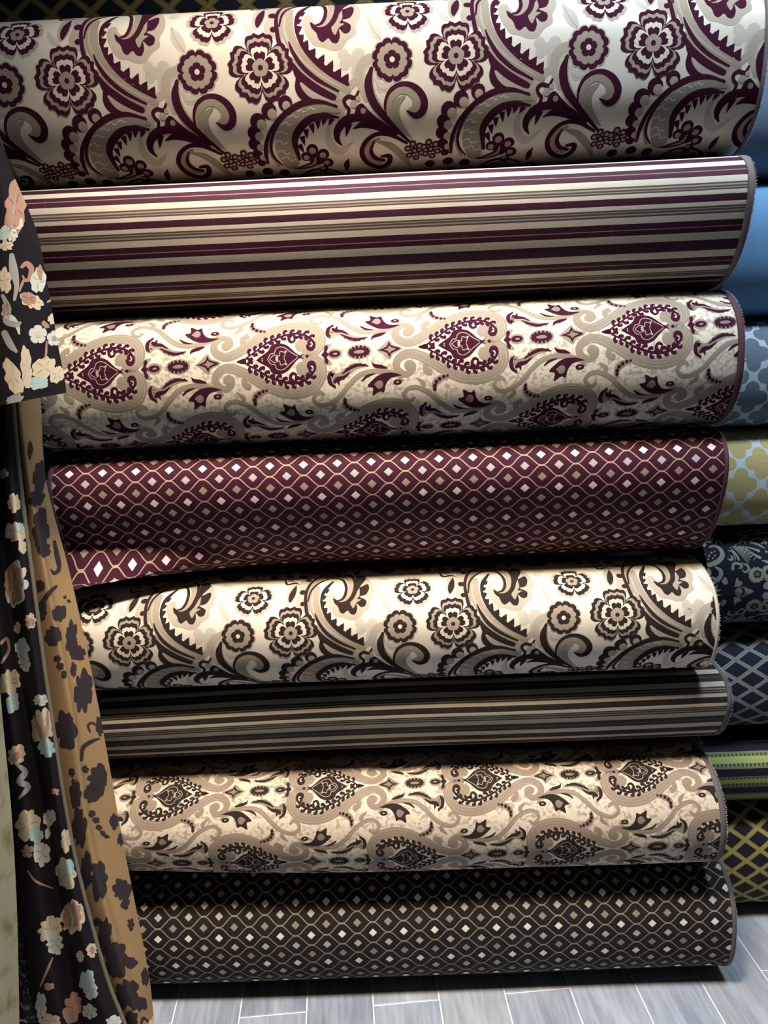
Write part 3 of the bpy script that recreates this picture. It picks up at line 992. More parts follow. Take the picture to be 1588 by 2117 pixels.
def arabesque():
    """chain of comma leaves winding round the inner heart"""
    path = crom([(215, 22), (300, 74), (380, 130), (460, 170), (560, 202), (650, 204), (730, 165), (778, 105), (765, 62), (735, 62), (724, 86)], 8)
    seg = np.concatenate([[0], np.cumsum(np.hypot(*np.diff(path, axis=0).T))])
    out = [('s', 3, 'D', [tuple(q) for q in path[::4]], list(np.interp(np.linspace(0, 1, len(path[::4])), [0, .3, .7, .85, 1], [10, 18, 22, 38, 24])))]
    for n, s in enumerate(np.arange(12, seg[-1] - 130, 27)):
        p = np.array([np.interp(s, seg, path[:, 0]), np.interp(s, seg, path[:, 1])])
        q = np.array([np.interp(s + 6, seg, path[:, 0]), np.interp(s + 6, seg, path[:, 1])])
        t = (q - p) / max(np.linalg.norm(q - p), 1e-9)
        nn = np.array([-t[1], t[0]]) * (1 if n % 2 else -1)
        L = 34 + 10 * math.sin(n * 2.1)
        out.append(('s', 3, 'D', [tuple(p), tuple(p + nn * L * .62 + t * 6), tuple(p + nn * L + t * 24), tuple(p + nn * L * .55 + t * 34)], [14, 25, 24, 6]))
    return out


PAISLEY += arabesque()


def paisley_tile(keys, U):
    k = U * 1000 / 1493.0
    out = []
    for n_e, e in enumerate(PAISLEY):
        e = (e[0], e[1] + 0.6 * n_e / len(PAISLEY)) + e[2:]
        if e[0] == 'e':
            ps = ellipse(e[3], *e[4])
        elif e[0] == 'o':
            ps = []
            for q in range(14):
                a = q * 2 * math.pi / 14
                ps += circle((e[3][0] + e[4][0] * math.cos(a), e[3][1] + e[4][1] * math.sin(a)), 13, 8)
        else:
            ps = motif(e)
        on_axis = e[0] in 'eo' and e[3][1] == 0
        for p in ps:
            q = (p - (150, 0)) * k
            out.append((e[1], keys[e[2]], q))
            if not on_axis:
                out.append((e[1], keys[e[2]], q * (1, -1)))
    return out


# sage scrolls of the navy damask, one motif mirrored top to bottom
DAMASK = [
    ('k', 1, 'S', (1090, 790), 122), ('h', 2, 'D', (1105, 780), 62), ('h', 3, 'M', (1105, 780), 34),
    ('s', 1, 'S', [(1290, 800), (1235, 820), (1200, 760), (1230, 690), (1310, 690), (1325, 750), (1280, 775)], [40, 60, 60, 60, 56, 44, 30]),
    ('s', 1, 'S', [(1360, 800), (1430, 840), (1490, 780), (1490, 700), (1420, 650)], [30, 60, 62, 56, 24]),
    ('s', 1, 'S', [(1215, 860), (1330, 890), (1460, 860)], [20, 56, 20]),
    ('p', 1, 'S', [(1190, 960), (1240, 900), (1290, 930), (1350, 970), (1270, 1020), (1210, 1010)]),
    ('s', 1, 'S', [(1200, 575), (1330, 610), (1470, 560), (1555, 470), (1545, 360), (1480, 300), (1400, 320)], [20, 66, 76, 70, 60, 50, 30]),
    ('c', 1, 'S', (1350, 470), 18), ('c', 1, 'S', (1400, 420), 18), ('c', 1, 'S', (1440, 470), 16), ('c', 1, 'S', (1400, 510), 16), ('c', 1, 'S', (1450, 400), 14), ('c', 1, 'S', (1330, 520), 14), ('c', 1, 'S', (1290, 440), 20),
    ('s', 1, 'S', [(1000, 360), (1080, 460), (1170, 530)], [14, 26, 46]), ('s', 1, 'S', [(960, 330), (1080, 370), (1180, 420)], [12, 24, 44]),
    ('s', 1, 'S', [(1090, 270), (1180, 290), (1280, 380)], [20, 50, 14]), ('s', 1, 'S', [(1100, 260), (1200, 190), (1290, 200), (1310, 260), (1260, 300)], [16, 30, 34, 30, 16]),
    ('s', 1, 'S', [(930, 260), (1000, 190), (1080, 160), (1130, 190)], [10, 26, 30, 12]), ('s', 1, 'S', [(920, 280), (990, 230), (1040, 240), (1010, 280)], [8, 22, 24, 12]),
    ('s', 1, 'S', [(1350, 190), (1440, 220), (1500, 160), (1460, 110)], [20, 50, 50, 26]), ('s', 1, 'S', [(1320, 300), (1350, 250), (1330, 200)], [30, 40, 20]),
    ('s', 1, 'S', [(1500, 270), (1560, 200), (1600, 260)], [16, 34, 20]),
    ('s', 1, 'S', [(760, 340), (820, 450), (850, 550)], [10, 26, 30]), ('c', 1, 'S', (730, 520), 46), ('c', 2, 'D', (715, 505), 26), ('s', 1, 'S', [(720, 390), (790, 430), (800, 560)], [12, 26, 8]),
    ('s', 1, 'S', [(740, 690), (760, 610), (840, 610), (880, 660), (830, 680)], [40, 40, 40, 36, 16]), ('s', 1, 'S', [(880, 600), (960, 640), (980, 700), (920, 740), (880, 700)], [12, 34, 34, 30, 12]),
    ('p', 1, 'S', [(760, 960), (790, 820), (830, 870), (870, 880), (870, 930), (820, 960)]),
    ('e', 1, 'S', (880, 1045), (110, 90)), ('e', 2, 'D', (885, 1045), (40, 60)), ('e', 3, 'S', (860, 1045), (30, 40)), ('p', 1, 'S', [(960, 1045), (980, 1000), (1055, 1045)]),
    ('s', 1, 'S', [(1440, 930), (1410, 980), (1450, 1010), (1500, 1000)], [20, 40, 36, 12]), ('p', 1, 'S', [(1500, 860), (1560, 800), (1600, 900), (1540, 920)]),
]
for q_ in range(7):
    DAMASK.append(('s', 1, 'S', [(830 + q_ * 40, 330 + q_ * 38), (780 + q_ * 40 + 110, 330 + q_ * 38 + 100 - 150)], 11))
    DAMASK.append(('s', 1, 'S', [(800 + q_ * 22, 300 + q_ * 2 + 20), (1000 + q_ * 16 - 20, 610 - q_ * 28)], 11))


def damask_tile(keys):
    out = []
    for e in DAMASK:
        ps = ellipse(e[3], *e[4]) if e[0] == 'e' else motif(e)
        for p in ps:
            q = (p - (1150, 1045)) / 6.6
            out.append((e[1], keys[e[2]], q))
            out.append((e[1], keys[e[2]], q * (1, -1)))
    return out


# ---- colours
CREAM, TAUPE, LTAUPE, PALE = (.72, .65, .53), (.33, .27, .205), (.42, .36, .285), (.52, .47, .40)
PLUM, BROWN = (.047, .0068, .0215), (.028, .019, .017)
core_mat = plain('cardboard', (.42, .37, .31), 0.15)
fringe_mat = plain('thread_ends', (.42, .37, .33), 0.3)
fringe_light = plain('cream_thread_ends', (.62, .56, .45), 0.3)


def floral_mats(tag, dark):
    k = {'G': 0, 'D': 1, 'T': 2, 'L': 3, 'P': 4, 'M': 5, 'C': 6}
    g = Mat(tag + '_satin_ground', 0.42, 0.45)
    ms = [g.weave(CREAM, 0.12, 0.0014, 0.6), plain(tag + '_dark_pile', dark, 0.45, 0.95, 0.1, 0.0, 0.0016, 0.9), plain(tag + '_taupe', TAUPE, 0.2),
          plain(tag + '_light_taupe', LTAUPE, 0.2), plain(tag + '_pale_taupe', PALE, 0.15), plain(tag + '_mid_taupe', (.30, .26, .21), 0.22), plain(tag + '_cream_thread', (.66, .59, .47), 0.15)]  # PALE is the woven pale taupe of the faint leaves and blossoms
    return ms, k


def paisley_mats(tag, dark, ground, sprig, taupe, light):
    k = {'G': 0, 'D': 1, 'T': 2, 'M': 3, 'H': 4}
    return [mottled(tag + '_ground', ground, sprig), plain(tag + '_dark_pile', dark, 0.4, 0.95, 0.1, 0, .0016, .9), plain(tag + '_band', taupe, 0.22),
            plain(tag + '_band_shade', tuple(x * .8 for x in taupe), 0.2), plain(tag + '_light_line', light, 0.15)], k


def stripe_seq(dark, dark2, cream, taupe, thin):
    return [(52, dark), (60, cream), (25, dark2), (15, taupe), (25, dark2), (25, taupe), (25, dark2), (95, cream), (90, dark), (13, thin), (77, dark), (122, cream), (86, dark)]


def fabric_roll(i, label, cloth, name='fabric_roll', R=None, du=0.025, deform=None, selv=None, fringe=None, core=None, core_out=0.004, group=None, flen=.005, sw=.011):
    R = R or ROLLS[i]
    root = thing(name, label, 'fabric roll', ((R['xl'] + R['xr']) / 2, R['D'] + R['a'], R['z0']), group)
    pos, uvg, vv, C = roll_grid(R, du=du, deform=deform, seed=11 + i)
    mats, polys = cloth(R, pos, vv)
    o = woven('cloth', pos, uvg, mats, polys, nrm=None)
    child(o, root)
    if selv is not None:
        for side in (1, -1):
            edge_trim(R, pos, side, root, selv, fringe or fringe_mat, sw, flen, seed=i * 2 + side + 5)
    for side in (1, -1):
        end_cap(R, pos, side, mats[0], core_mat, root, core or (0, 0), core_out=core_out if side > 0 else .004)
    return root


def c_floral(tag, dark, ou, ov, skew, U):
    def f(R, pos, vv):
        ms, k = floral_mats(tag, dark)
        return ms, repeat_polys([(l, m, q * (U / .3496)) for l, m, q in tile_polys(FLORAL, k)], R, pos, vv, U, U * 1.02, ou - R['xl'], ov, skew)
    return f


def c_paisley(ms_k, ou, ov, skew, rot, U):
    def f(R, pos, vv):
        ms, k = ms_k
        return ms, repeat_polys(paisley_tile(k, U), R, pos, vv, U, U * .985, ou - R['xl'], ov, skew, True, rot)
    return f


def c_plain(m):
    return lambda R, pos, vv: ([m], [])


def flap(pos, xs, vv):
    """loose lower edge of the burgundy roll lifting out over the roll below at its left end"""
    k = np.clip(1 - xs / 0.40, 0, 1)[None, :] ** 1.2
    t = np.clip((vv - 0.262) / 0.075, 0, 1)[:, None]
    t = t * t * (3 - 2 * t)
    back = np.clip((0.47 - vv) / 0.10, 0, 1)[:, None]
    w = k * t * back
    pos[:, :, 1] -= 0.118 * w
    lip = np.exp(-((vv - 0.318) / 0.022) ** 2)[:, None]
    pos[:, :, 2] -= 0.034 * k * lip
    pos[:, :, 2] = np.where((vv[:, None] > .33) & (vv[:, None] < .5), np.maximum(pos[:, :, 2], ROLLS[3]['z0'] + .001), pos[:, :, 2])


ROLLS[6]['z0l'] = .325
ROLLS[5]['z1l'] = .745
selv_plum = plain('plum_selvage', (.10, .045, .06), .4)
selv_taupe = plain('taupe_selvage', (.20, .17, .17), .4)
selv_grey = plain('grey_selvage', (.13, .115, .11), .4)

fabric_roll(0, 'cream satin fabric roll with plum flowers and scrolls, topmost in the stack', c_floral('plum_floral', PLUM, *ANCH['r1'], .012, ANCH['U']['r1']), selv=selv_taupe, sw=.006)
fabric_roll(1, 'fabric roll with lengthwise plum and cream stripes under the plum floral roll',
            c_plain(striped('plum_stripes', ANCH['r2'][0], ANCH['r2'][1], stripe_seq(PLUM, (.10, .06, .055), (.62, .56, .45), (.33, .28, .24), (.34, .20, .19)))), selv=selv_taupe)
fabric_roll(2, 'beige paisley fabric roll with plum hearts under the plum striped roll',
            c_paisley(paisley_mats('plum_paisley', PLUM, (.70, .64, .52), (.42, .37, .30), (.285, .24, .185), (.40, .35, .275)), *ANCH['r3'], .037, False, ANCH['U']['r3']), selv=selv_plum)
fabric_roll(3, 'burgundy chenille fabric roll with gold waved lattice and pale lozenges',
            c_plain(ogee('burgundy_ogee', ANCH['U']['r4'], .0228, ANCH['r4'][0] - ROLLS[3]['xl'], ANCH['r4'][1], (.048, .0055, .0185), (.42, .33, .22), [(.80, .76, .70), (.42, .39, .37), (.30, .26, .18)])),
            deform=flap, selv=selv_plum, sw=.007, flen=.003, core=(-.005, .075), core_out=.036)
fabric_roll(4, 'cream satin fabric roll with dark brown flowers under the burgundy roll', c_floral('brown_floral', BROWN, *ANCH['r5'], .0195, ANCH['U']['r5']), selv=fringe_light, fringe=fringe_light, sw=.005, flen=.004)
fabric_roll(5, 'fabric roll with lengthwise dark brown and grey beige stripes under the brown floral roll',
            c_plain(striped('brown_stripes', ANCH['r6'][0], ANCH['r6'][1], stripe_seq((.022, .017, .016), (.035, .028, .022), (.46, .41, .32), (.24, .215, .17), (.12, .10, .085)))), selv=selv_grey, sw=.008)
fabric_roll(6, 'tan paisley fabric roll with dark brown hearts under the brown striped roll',
            c_paisley(paisley_mats('brown_paisley', BROWN, (.62, .535, .415), (.36, .29, .22), (.265, .20, .15), (.37, .295, .225)), *ANCH['r7'], .02, True, ANCH['U']['r7']), selv=selv_grey)
fabric_roll(7, 'dark brown fabric roll with gold waved lattice and pale lozenges lying on the floor',
            c_plain(ogee('brown_ogee', ANCH['U']['r8'], .0231, ANCH['r8'][0] - ROLLS[7]['xl'], ANCH['r8'][1], (.015, .012, .0115), (.30, .24, .16), [(.78, .72, .62), (.45, .42, .38), (.28, .23, .16)])), selv=selv_grey, sw=.008, flen=.004)

# ---- roll wedged between the stack and the wall, showing above the top roll
fabric_roll(8, 'black fabric roll with gold diamond trellis lying behind the topmost roll',
            c_plain(trellis('gold_trellis', .080, .065, -.556 + .74 - .04, .230, (.010, .012, .016), (.22, .15, .05), (.30, .21, .08), .13, .05)),
            R=dict(z0=2.045, z1=2.335, D=1.690, a=.143, n=2.0, sh=0, xr=.72, xl=-.74))

# ---- neighbouring stack on the right, a hand's breadth further back
RX = [(1.806, 2.10), (1.517, 1.806), (1.270, 1.517), (1.034, 1.270), (.790, 1.034), (.517, .790), (.314, .517), (.001, .314)]
RL = [.745, .740, .735, .760, .735, .765, .755, .780]
sage_k = {'G': 0, 'S': 1, 'D': 2, 'M': 3}


def c_damask(R, pos, vv):
    ms = [plain('navy_damask_ground', (.010, .013, .026), .3), plain('sage_scroll', (.25, .29, .225), .22), plain('damask_dark', (.012, .015, .022), .3), plain('sage_shade', (.12, .15, .12), .2)]
    return ms, repeat_polys(damask_tile(sage_k), R, pos, vv, .142, .275, .855 - R['xl'], .215, 0)


right = [
    ('plain slate blue fabric roll, topmost of the neighbouring stack', c_plain(plain('slate_blue_cloth', (.16, .22, .32), .12))),
    ('plain bright blue fabric roll between the slate blue roll and grey quatrefoil roll', c_plain(plain('bright_blue_cloth', (.15, .32, .55), .10))),
    ('grey blue fabric roll with pale quatrefoil lattice', c_plain(quatrefoil('grey_quatrefoil', .09, .097, .8115 - .735, .160, (.13, .18, .25), (.46, .54, .57)))),
    ('mustard yellow fabric roll with pale blue quatrefoil lattice', c_plain(quatrefoil('yellow_quatrefoil', .09, .097, .799 - .76, .2012, (.46, .39, .17), (.50, .60, .64)))),
    ('navy damask fabric roll with sage green scrolls', c_damask),
    ('navy fabric roll with silver grey diamond trellis', c_plain(trellis('navy_trellis', .074, .048, .8537 - .765 - .037, .213, (.010, .016, .032), (.24, .265, .25), (.17, .19, .185), .11, .028))),
    ('black fabric roll with lime green braided stripes', c_plain(brocade_stripes('lime_stripes', 0.07, 0.26, [(0.0758, 0.0908, (.07,.08,.06), None), (0.1831, 0.2015, (.20,.24,.10), None), (0.2015, 0.2273, (.07,.085,.05), (.22,.25,.17)), (0.2273, 0.2912, (.38,.47,.15), None), (0.2912, 0.3192, (.07,.085,.05), (.26,.29,.20)), (0.3192, 0.3400, (.20,.24,.10), None), (0.4131, 0.4246, (.12,.11,.09), None), (0.4246, 0.4419, (.16,.15,.05), (.04,.03,.03)), (0.4419, 0.4838, (.27,.27,.08), None), (0.4838, 0.5085, (.16,.15,.05), (.04,.03,.03)), (0.5085, 0.5277, (.12,.11,.09), None), (0.5985, 0.6235, (.14,.14,.05), (.04,.03,.03)), (0.6235, 0.6869, (.24,.25,.08), None), (0.6869, 0.7385, (.12,.12,.06), None), (0.8462, 0.9231, (.10,.10,.06), None)]))),
    ('dark purple fabric roll with gold diamond trellis lying on the floor', c_plain(trellis('purple_gold_trellis', .070, .053, .868 - .78 - .035, .2586, (.020, .013, .026), (.36, .28, .07), (.40, .32, .10), .128, .06))),
]
for k, (lab, cl) in enumerate(right):
    a = .135 if k < 7 else .14
    sh = 0.0
    fabric_roll(20 + k, lab, cl, R=dict(z0=RX[k][0], z1=RX[k][1], D=1.635, a=a, n=2.35, sh=sh, xl=RL[k], xr=RL[k] + 1.40, wob=.6, pat_to=.75), du=.05)

FRONT_ROWS = [
    (760, [(-75,-0.770,1.400,1.486), (-52,-0.716,1.340,1.485), (-30,-0.726,1.395,1.484), (0,-0.663,1.325,1.483), (24,-0.655,1.350,1.482)]),
    (840, [(-60,-0.768,1.400,1.414), (-40,-0.717,1.340,1.416), (-20,-0.729,1.395,1.413), (5,-0.669,1.325,1.415), (27,-0.663,1.350,1.413)]),
    (1000, [(-55,-0.787,1.400,1.267), (-30,-0.730,1.340,1.275), (-5,-0.738,1.395,1.266), (20,-0.678,1.325,1.276), (42,-0.671,1.350,1.271)]),
    (1200, [(-45,-0.809,1.400,1.073), (-15,-0.746,1.340,1.089), (15,-0.749,1.395,1.072), (45,-0.683,1.325,1.091), (68,-0.675,1.350,1.083)]),
    (1450, [(-15,-0.821,1.400,0.814), (20,-0.752,1.340,0.841), (50,-0.754,1.395,0.813), (80,-0.686,1.325,0.846), (102,-0.679,1.350,0.833)]),
    (1750, [(25,-0.833,1.400,0.475), (65,-0.756,1.340,0.516), (105,-0.746,1.395,0.475), (130,-0.683,1.325,0.525), (150,-0.676,1.350,0.506)]),
    (2000, [(55,-0.846,1.400,0.168), (100,-0.762,1.340,0.222), (145,-0.746,1.395,0.169), (180,-0.671,1.325,0.233), (215,-0.648,1.350,0.208)]),
    (2117, [(75,-0.847,1.400,0.015), (125,-0.756,1.340,0.075), (168,-0.741,1.395,0.016), (215,-0.653,1.325,0.088), (258,-0.620,1.350,0.060)]),
    (2300, [(95,-0.860,1.400,-0.236), (155,-0.757,1.340,-0.165), (200,-0.737,1.395,-0.235), (268,-0.626,1.325,-0.151), (330,-0.570,1.350,-0.185)]),
]
BACK_ROWS = [
    (760, [(22,-0.670,1.375,1.482), (36,-0.647,1.355,1.482), (55,-0.645,1.385,1.481), (80,-0.639,1.420,1.480)]),
    (840, [(25,-0.678,1.375,1.412), (40,-0.654,1.355,1.413), (60,-0.651,1.385,1.410), (85,-0.645,1.420,1.408)]),
    (1000, [(38,-0.688,1.375,1.267), (60,-0.657,1.355,1.269), (75,-0.659,1.385,1.264), (97,-0.655,1.420,1.258)]),
    (1200, [(64,-0.692,1.375,1.076), (95,-0.652,1.355,1.081), (110,-0.653,1.385,1.071), (148,-0.633,1.420,1.059)]),
    (1450, [(98,-0.695,1.375,0.821), (140,-0.644,1.355,0.829), (160,-0.640,1.385,0.814), (202,-0.614,1.420,0.795)]),
    (1750, [(146,-0.693,1.375,0.488), (185,-0.643,1.355,0.501), (205,-0.637,1.385,0.478), (256,-0.600,1.420,0.451)]),
    (2000, [(210,-0.665,1.375,0.185), (250,-0.613,1.355,0.202), (270,-0.606,1.385,0.173), (305,-0.583,1.420,0.138)]),
    (2117, [(252,-0.638,1.375,0.034), (285,-0.594,1.355,0.053), (300,-0.591,1.385,0.021), (320,-0.584,1.420,-0.017)]),
    (2300, [(320,-0.592,1.375,-0.215), (332,-0.570,1.355,-0.191), (338,-0.576,1.385,-0.228), (345,-0.583,1.420,-0.272)]),
]
SWAG_ROWS = [
    (300, [(-140,-0.739,1.360,1.858), (-70,-0.651,1.300,1.839), (-20,-0.601,1.280,1.832), (2,-0.608,1.330,1.845)]),
    (370, [(-135,-0.745,1.360,1.805), (-60,-0.651,1.300,1.788), (0,-0.594,1.280,1.781), (32,-0.592,1.330,1.791)]),
    (480, [(-130,-0.755,1.360,1.719), (-50,-0.656,1.300,1.705), (20,-0.590,1.280,1.699), (76,-0.568,1.330,1.706)]),
    (600, [(-128,-0.771,1.360,1.622), (-45,-0.667,1.300,1.613), (30,-0.596,1.280,1.608), (100,-0.561,1.330,1.610)]),
    (700, [(-125,-0.782,1.360,1.539), (-40,-0.676,1.300,1.533), (40,-0.600,1.280,1.529), (118,-0.558,1.330,1.528)]),
    (780, [(-122,-0.799,1.360,1.428), (-35,-0.687,1.300,1.441), (45,-0.607,1.280,1.451), (133,-0.554,1.330,1.461)]),
    (812, [(-120,-0.802,1.360,1.400), (-33,-0.689,1.300,1.414), (46,-0.610,1.280,1.425), (137,-0.554,1.330,1.434)]),
]
CREAM_ROWS = [
    (1330, [(-160,-0.944,1.400,0.946), (-110,-0.829,1.300,0.982), (-60,-0.765,1.270,0.992), (-8,-0.754,1.330,0.967)]),
    (1480, [(-160,-0.972,1.400,0.787), (-105,-0.849,1.300,0.835), (-50,-0.779,1.270,0.847), (5,-0.765,1.330,0.815)]),
    (1700, [(-150,-1.005,1.400,0.541), (-95,-0.879,1.300,0.606), (-35,-0.801,1.270,0.623), (25,-0.781,1.330,0.581)]),
    (1900, [(-145,-1.042,1.400,0.301), (-90,-0.911,1.300,0.383), (-30,-0.831,1.270,0.406), (36,-0.805,1.330,0.353)]),
    (2117, [(-140,-1.085,1.400,0.024), (-85,-0.949,1.300,0.126), (-25,-0.867,1.270,0.155), (40,-0.840,1.330,0.089)]),
    (2330, [(-135,-1.131,1.400,-0.269), (-80,-0.990,1.300,-0.146), (-20,-0.904,1.270,-0.111), (44,-0.877,1.330,-0.189)]),
]
# ------------------------------------------------------------------ hanging lengths of cloth at the left
def cloth_surface(rows, ks=8, kt=10, zmin=0.006):
    """rows: (t, [(flat x, world x, y, z)...]) -> dense position grid and the flat layout of its rows"""
    t = np.array([r[0] for r in rows], float)
    d = np.array([r[1] for r in rows], float)           # rows, cols, 4
    nr, nc = d.shape[:2]
    a = np.stack([crom(d[r], ks) for r in range(nr)])   # along columns
    flat = a.reshape(nr, -1)
    full = crom(np.column_stack([t, flat]), kt)
    tt = full[:, 0]
    g = full[:, 1:].reshape(len(tt), -1, 4)
    g[:, :, 3] = np.maximum(g[:, :, 3], zmin + 0.004 * np.abs(np.sin(np.arange(g.shape[1]) * .7))[None, :])
    return tt, g[:, :, 0], g[:, :, 1:]


def flat_to_index(p, tt, fx):
    j = np.interp(p[:, 1], tt, np.arange(len(tt)))
    out = []
    for (x, y), jj in zip(p, j):
        j0 = min(int(jj), len(tt) - 2)
        row = fx[j0] * (1 - jj + j0) + fx[j0 + 1] * (jj - j0)
        i = np.interp(x, row, np.arange(len(row)))
        if x > row[-1]:
            i += (x - row[-1]) * 0.5
        if x < row[0]:
            i -= (row[0] - x) * 0.5
        out.append((i, jj))
    return np.array(out)


def leafy(cx, cy, rx, ry, lobes, seed, ang=0.0, depth=.34):
    """ragged lobed outline, lobes uneven in size and spacing"""
    r = np.random.RandomState(seed)
    n = 44
    th = np.linspace(0, 2 * np.pi, n, endpoint=False)
    cuts = np.sort((np.arange(lobes) + r.uniform(-.28, .28, lobes)) / lobes)
    amp = r.uniform(.7, 1.15, lobes)
    t = (th / (2 * np.pi) + r.uniform(0, 1)) % 1.0
    k = np.searchsorted(cuts, t) % lobes
    a, b = cuts[k - 1], cuts[k]
    f = ((t - a) % 1.0) / np.maximum((b - a) % 1.0, 1e-6)
    rad = (1 - depth) + depth * np.sqrt(np.clip(1 - np.abs(2 * f - 1) ** 1.7, 0, 1)) * amp[k]
    rad += .05 * np.sin(th * 9 + r.uniform(0, 6)) + .08 * np.sin(th * 2 + r.uniform(0, 6))
    x, y = rx * rad * np.cos(th), ry * rad * np.sin(th)
    c, s = math.cos(ang), math.sin(ang)
    pts = np.column_stack([cx + c * x - s * y, cy + s * x + c * y])
    return [np.array([(cx, cy), pts[i], pts[(i + 1) % n]]) for i in range(n)]


def veins(cx, cy, rx, ry, seed, n=4):
    r = np.random.RandomState(seed + 900)
    out = []
    a0 = r.uniform(0, 6.28)
    for q in range(n):
        a = a0 + q * 6.28 / n + r.uniform(-.3, .3)
        b = a + r.uniform(-.5, .5)
        out += stroke([(cx + .12 * rx * math.cos(a), cy + .12 * ry * math.sin(a)), (cx + .45 * rx * math.cos((a + b) / 2), cy + .45 * ry * math.sin((a + b) / 2)), (cx + .75 * rx * math.cos(b), cy + .75 * ry * math.sin(b))],
                      [1.0, max(1.5, .12 * min(rx, ry)), .6], 3, False)
    return out


def drape_part(name, rows, mats, shapes, root, ks=8, kt=10):
    tt, fx, pos = cloth_surface(rows, ks, kt)
    uvg = np.zeros(pos.shape[:2] + (2,))
    du = np.linalg.norm(np.diff(pos, axis=1), axis=2)
    dv = np.linalg.norm(np.diff(pos, axis=0), axis=2)
    uvg[:, 1:, 0] = np.cumsum(du, axis=1)
    uvg[1:, :, 1] = np.cumsum(dv, axis=0)
    polys = []
    for layer, m, ps in shapes:
        for p in ps:
            p = np.asarray(p, float)
            q = flat_to_index(p, tt, fx)
            polys.append((layer, m, q))
    # thickness comes from the turned-back copy of the same grid
    o = woven(name, pos, uvg, mats, polys, step=.00025)
    child(o, root)
    return o, pos


BLACK_CLOTH = plain('black_tapestry_ground', (.016, .013, .018), .4, .95, .08, 0, .0016, .9)
D_CREAM = plain('tapestry_cream', (.62, .54, .40), .2)
D_WHITE = plain('tapestry_white', (.58, .60, .55), .2)
D_PINK = plain('tapestry_dusty_pink', (.40, .24, .18), .25)
D_AQUA = plain('tapestry_aqua', (.40, .55, .54), .2)
D_GREY = plain('tapestry_grey', (.34, .34, .33), .25)
TAN = plain('tapestry_reverse_tan', (.36, .235, .115), .2)
BLOT = plain('tapestry_reverse_blot', (.040, .030, .036), .4)
BRAID = plain('braid_grey', (.17, .155, .125), .5, pitch=.004, fuzz=.3)
D_SHADE = plain('tapestry_beige_shade', (.46, .37, .25), .2)
D_ROSE = plain('tapestry_rose_shade', (.27, .145, .11), .25)
DM = [BLACK_CLOTH, D_CREAM, D_WHITE, D_PINK, D_AQUA, D_GREY, D_SHADE, D_ROSE]
CR, WH, PK, AQ, GY, SH, DP = 1, 2, 3, 4, 5, 6, 7

drape = thing('tapestry_drape', 'dark floral tapestry length hanging in folds beside the stacked rolls, tan reverse showing', 'fabric', (-.70, 1.37, 0))
front = []
sd_ = [0]
ARGS = []


def L(layer, m, x, y, rx, ry, lobes=6, ang=0.0, depth=.34):
    sd_[0] += 1
    ARGS.append(((layer, m, x, y, rx, ry), sd_[0]))
    return (layer, m, leafy(x, y, rx, ry, lobes, sd_[0], ang, depth))


def S(layer, m, pts, w):
    return (layer, m, stroke(pts, w, 4))


front += [L(1, CR, 29, 1040, 13, 24, 5), L(1, CR, 32, 1100, 22, 24, 6), L(2, AQ, 40, 1090, 9, 10, 5), L(1, CR, 46, 1130, 10, 14, 4), L(1, WH, 8, 980, 10, 12, 5),
          L(1, WH, 32, 1208, 27, 48, 8, .1), L(2, PK, 28, 1206, 22, 42, 8, .1), S(3, WH, [(22, 1170), (26, 1210), (22, 1250)], [1, 3, 1]),
          L(1, CR, 63, 1284, 13, 17, 5), L(2, PK, 64, 1285, 7, 9, 5), L(1, CR, 37, 1298, 8, 13, 4), L(1, AQ, 46, 1342, 17, 22, 5), L(1, WH, 52, 1372, 14, 16, 5),
          S(1, PK, [(2, 1330), (14, 1320), (18, 1345), (4, 1370)], 6), L(1, CR, 20, 1410, 22, 30, 6), L(2, AQ, 26, 1452, 14, 24, 5),
          L(1, WH, 84, 1448, 18, 12, 6), L(1, CR, 88, 1500, 27, 38, 7), S(2, PK, [(70, 1480), (82, 1510), (88, 1535)], [3, 8, 3]), S(2, PK, [(98, 1470), (96, 1510), (90, 1540)], [3, 8, 3]), L(2, AQ, 96, 1545, 18, 22, 6),
          L(1, CR, 35, 1560, 20, 22, 7), L(2, PK, 34, 1562, 8, 10, 5), S(1, GY, [(36, 1580), (52, 1595), (40, 1615), (58, 1625), (40, 1650)], [6, 12, 12, 12, 4]),
          L(1, CR, 58, 1705, 28, 34, 6), L(2, AQ, 74, 1725, 15, 22, 5), L(1, WH, 86, 1765, 18, 30, 6), L(3, PK, 58, 1760, 14, 15, 5, .2, .55),
          L(1, WH, 102, 1690, 16, 18, 6), L(1, WH, 98, 1722, 7, 14, 4), L(1, PK, 114, 1636, 9, 9, 4, 0, .55), L(1, CR, 136, 1738, 12, 24, 5), L(1, CR, 136, 1805, 22, 34, 6), L(2, AQ, 143, 1795, 10, 18, 4),
          S(1, PK, [(58, 1800), (75, 1822), (108, 1836)], [3, 5, 3]), L(1, CR, 152, 1895, 24, 40, 8, .1), L(2, PK, 148, 1893, 19, 35, 8, .1), S(3, WH, [(140, 1870), (152, 1900), (146, 1925)], [1, 3, 1]),
          L(1, CR, 104, 1920, 26, 30, 8), L(2, WH, 112, 1950, 20, 24, 7), L(1, CR, 189, 1964, 13, 16, 6), L(2, PK, 190, 1964, 6, 8, 5), L(1, CR, 166, 1976, 9, 12, 4),
          S(1, PK, [(108, 1980), (96, 2010), (84, 2040)], [3, 5, 3]), L(1, PK, 102, 2040, 12, 8, 4), L(1, AQ, 180, 2028, 17, 26, 5), L(1, WH, 188, 2050, 16, 18, 5), L(1, WH, 186, 2092, 16, 16, 6),
          L(1, PK, 150, 2085, 22, 34, 7, .2), L(1, WH, 86, 2080, 14, 28, 5), L(1, CR, 104, 2110, 22, 16, 5), L(1, WH, 236, 2112, 18, 14, 5), L(1, CR, 120, 2150, 26, 24, 6)]
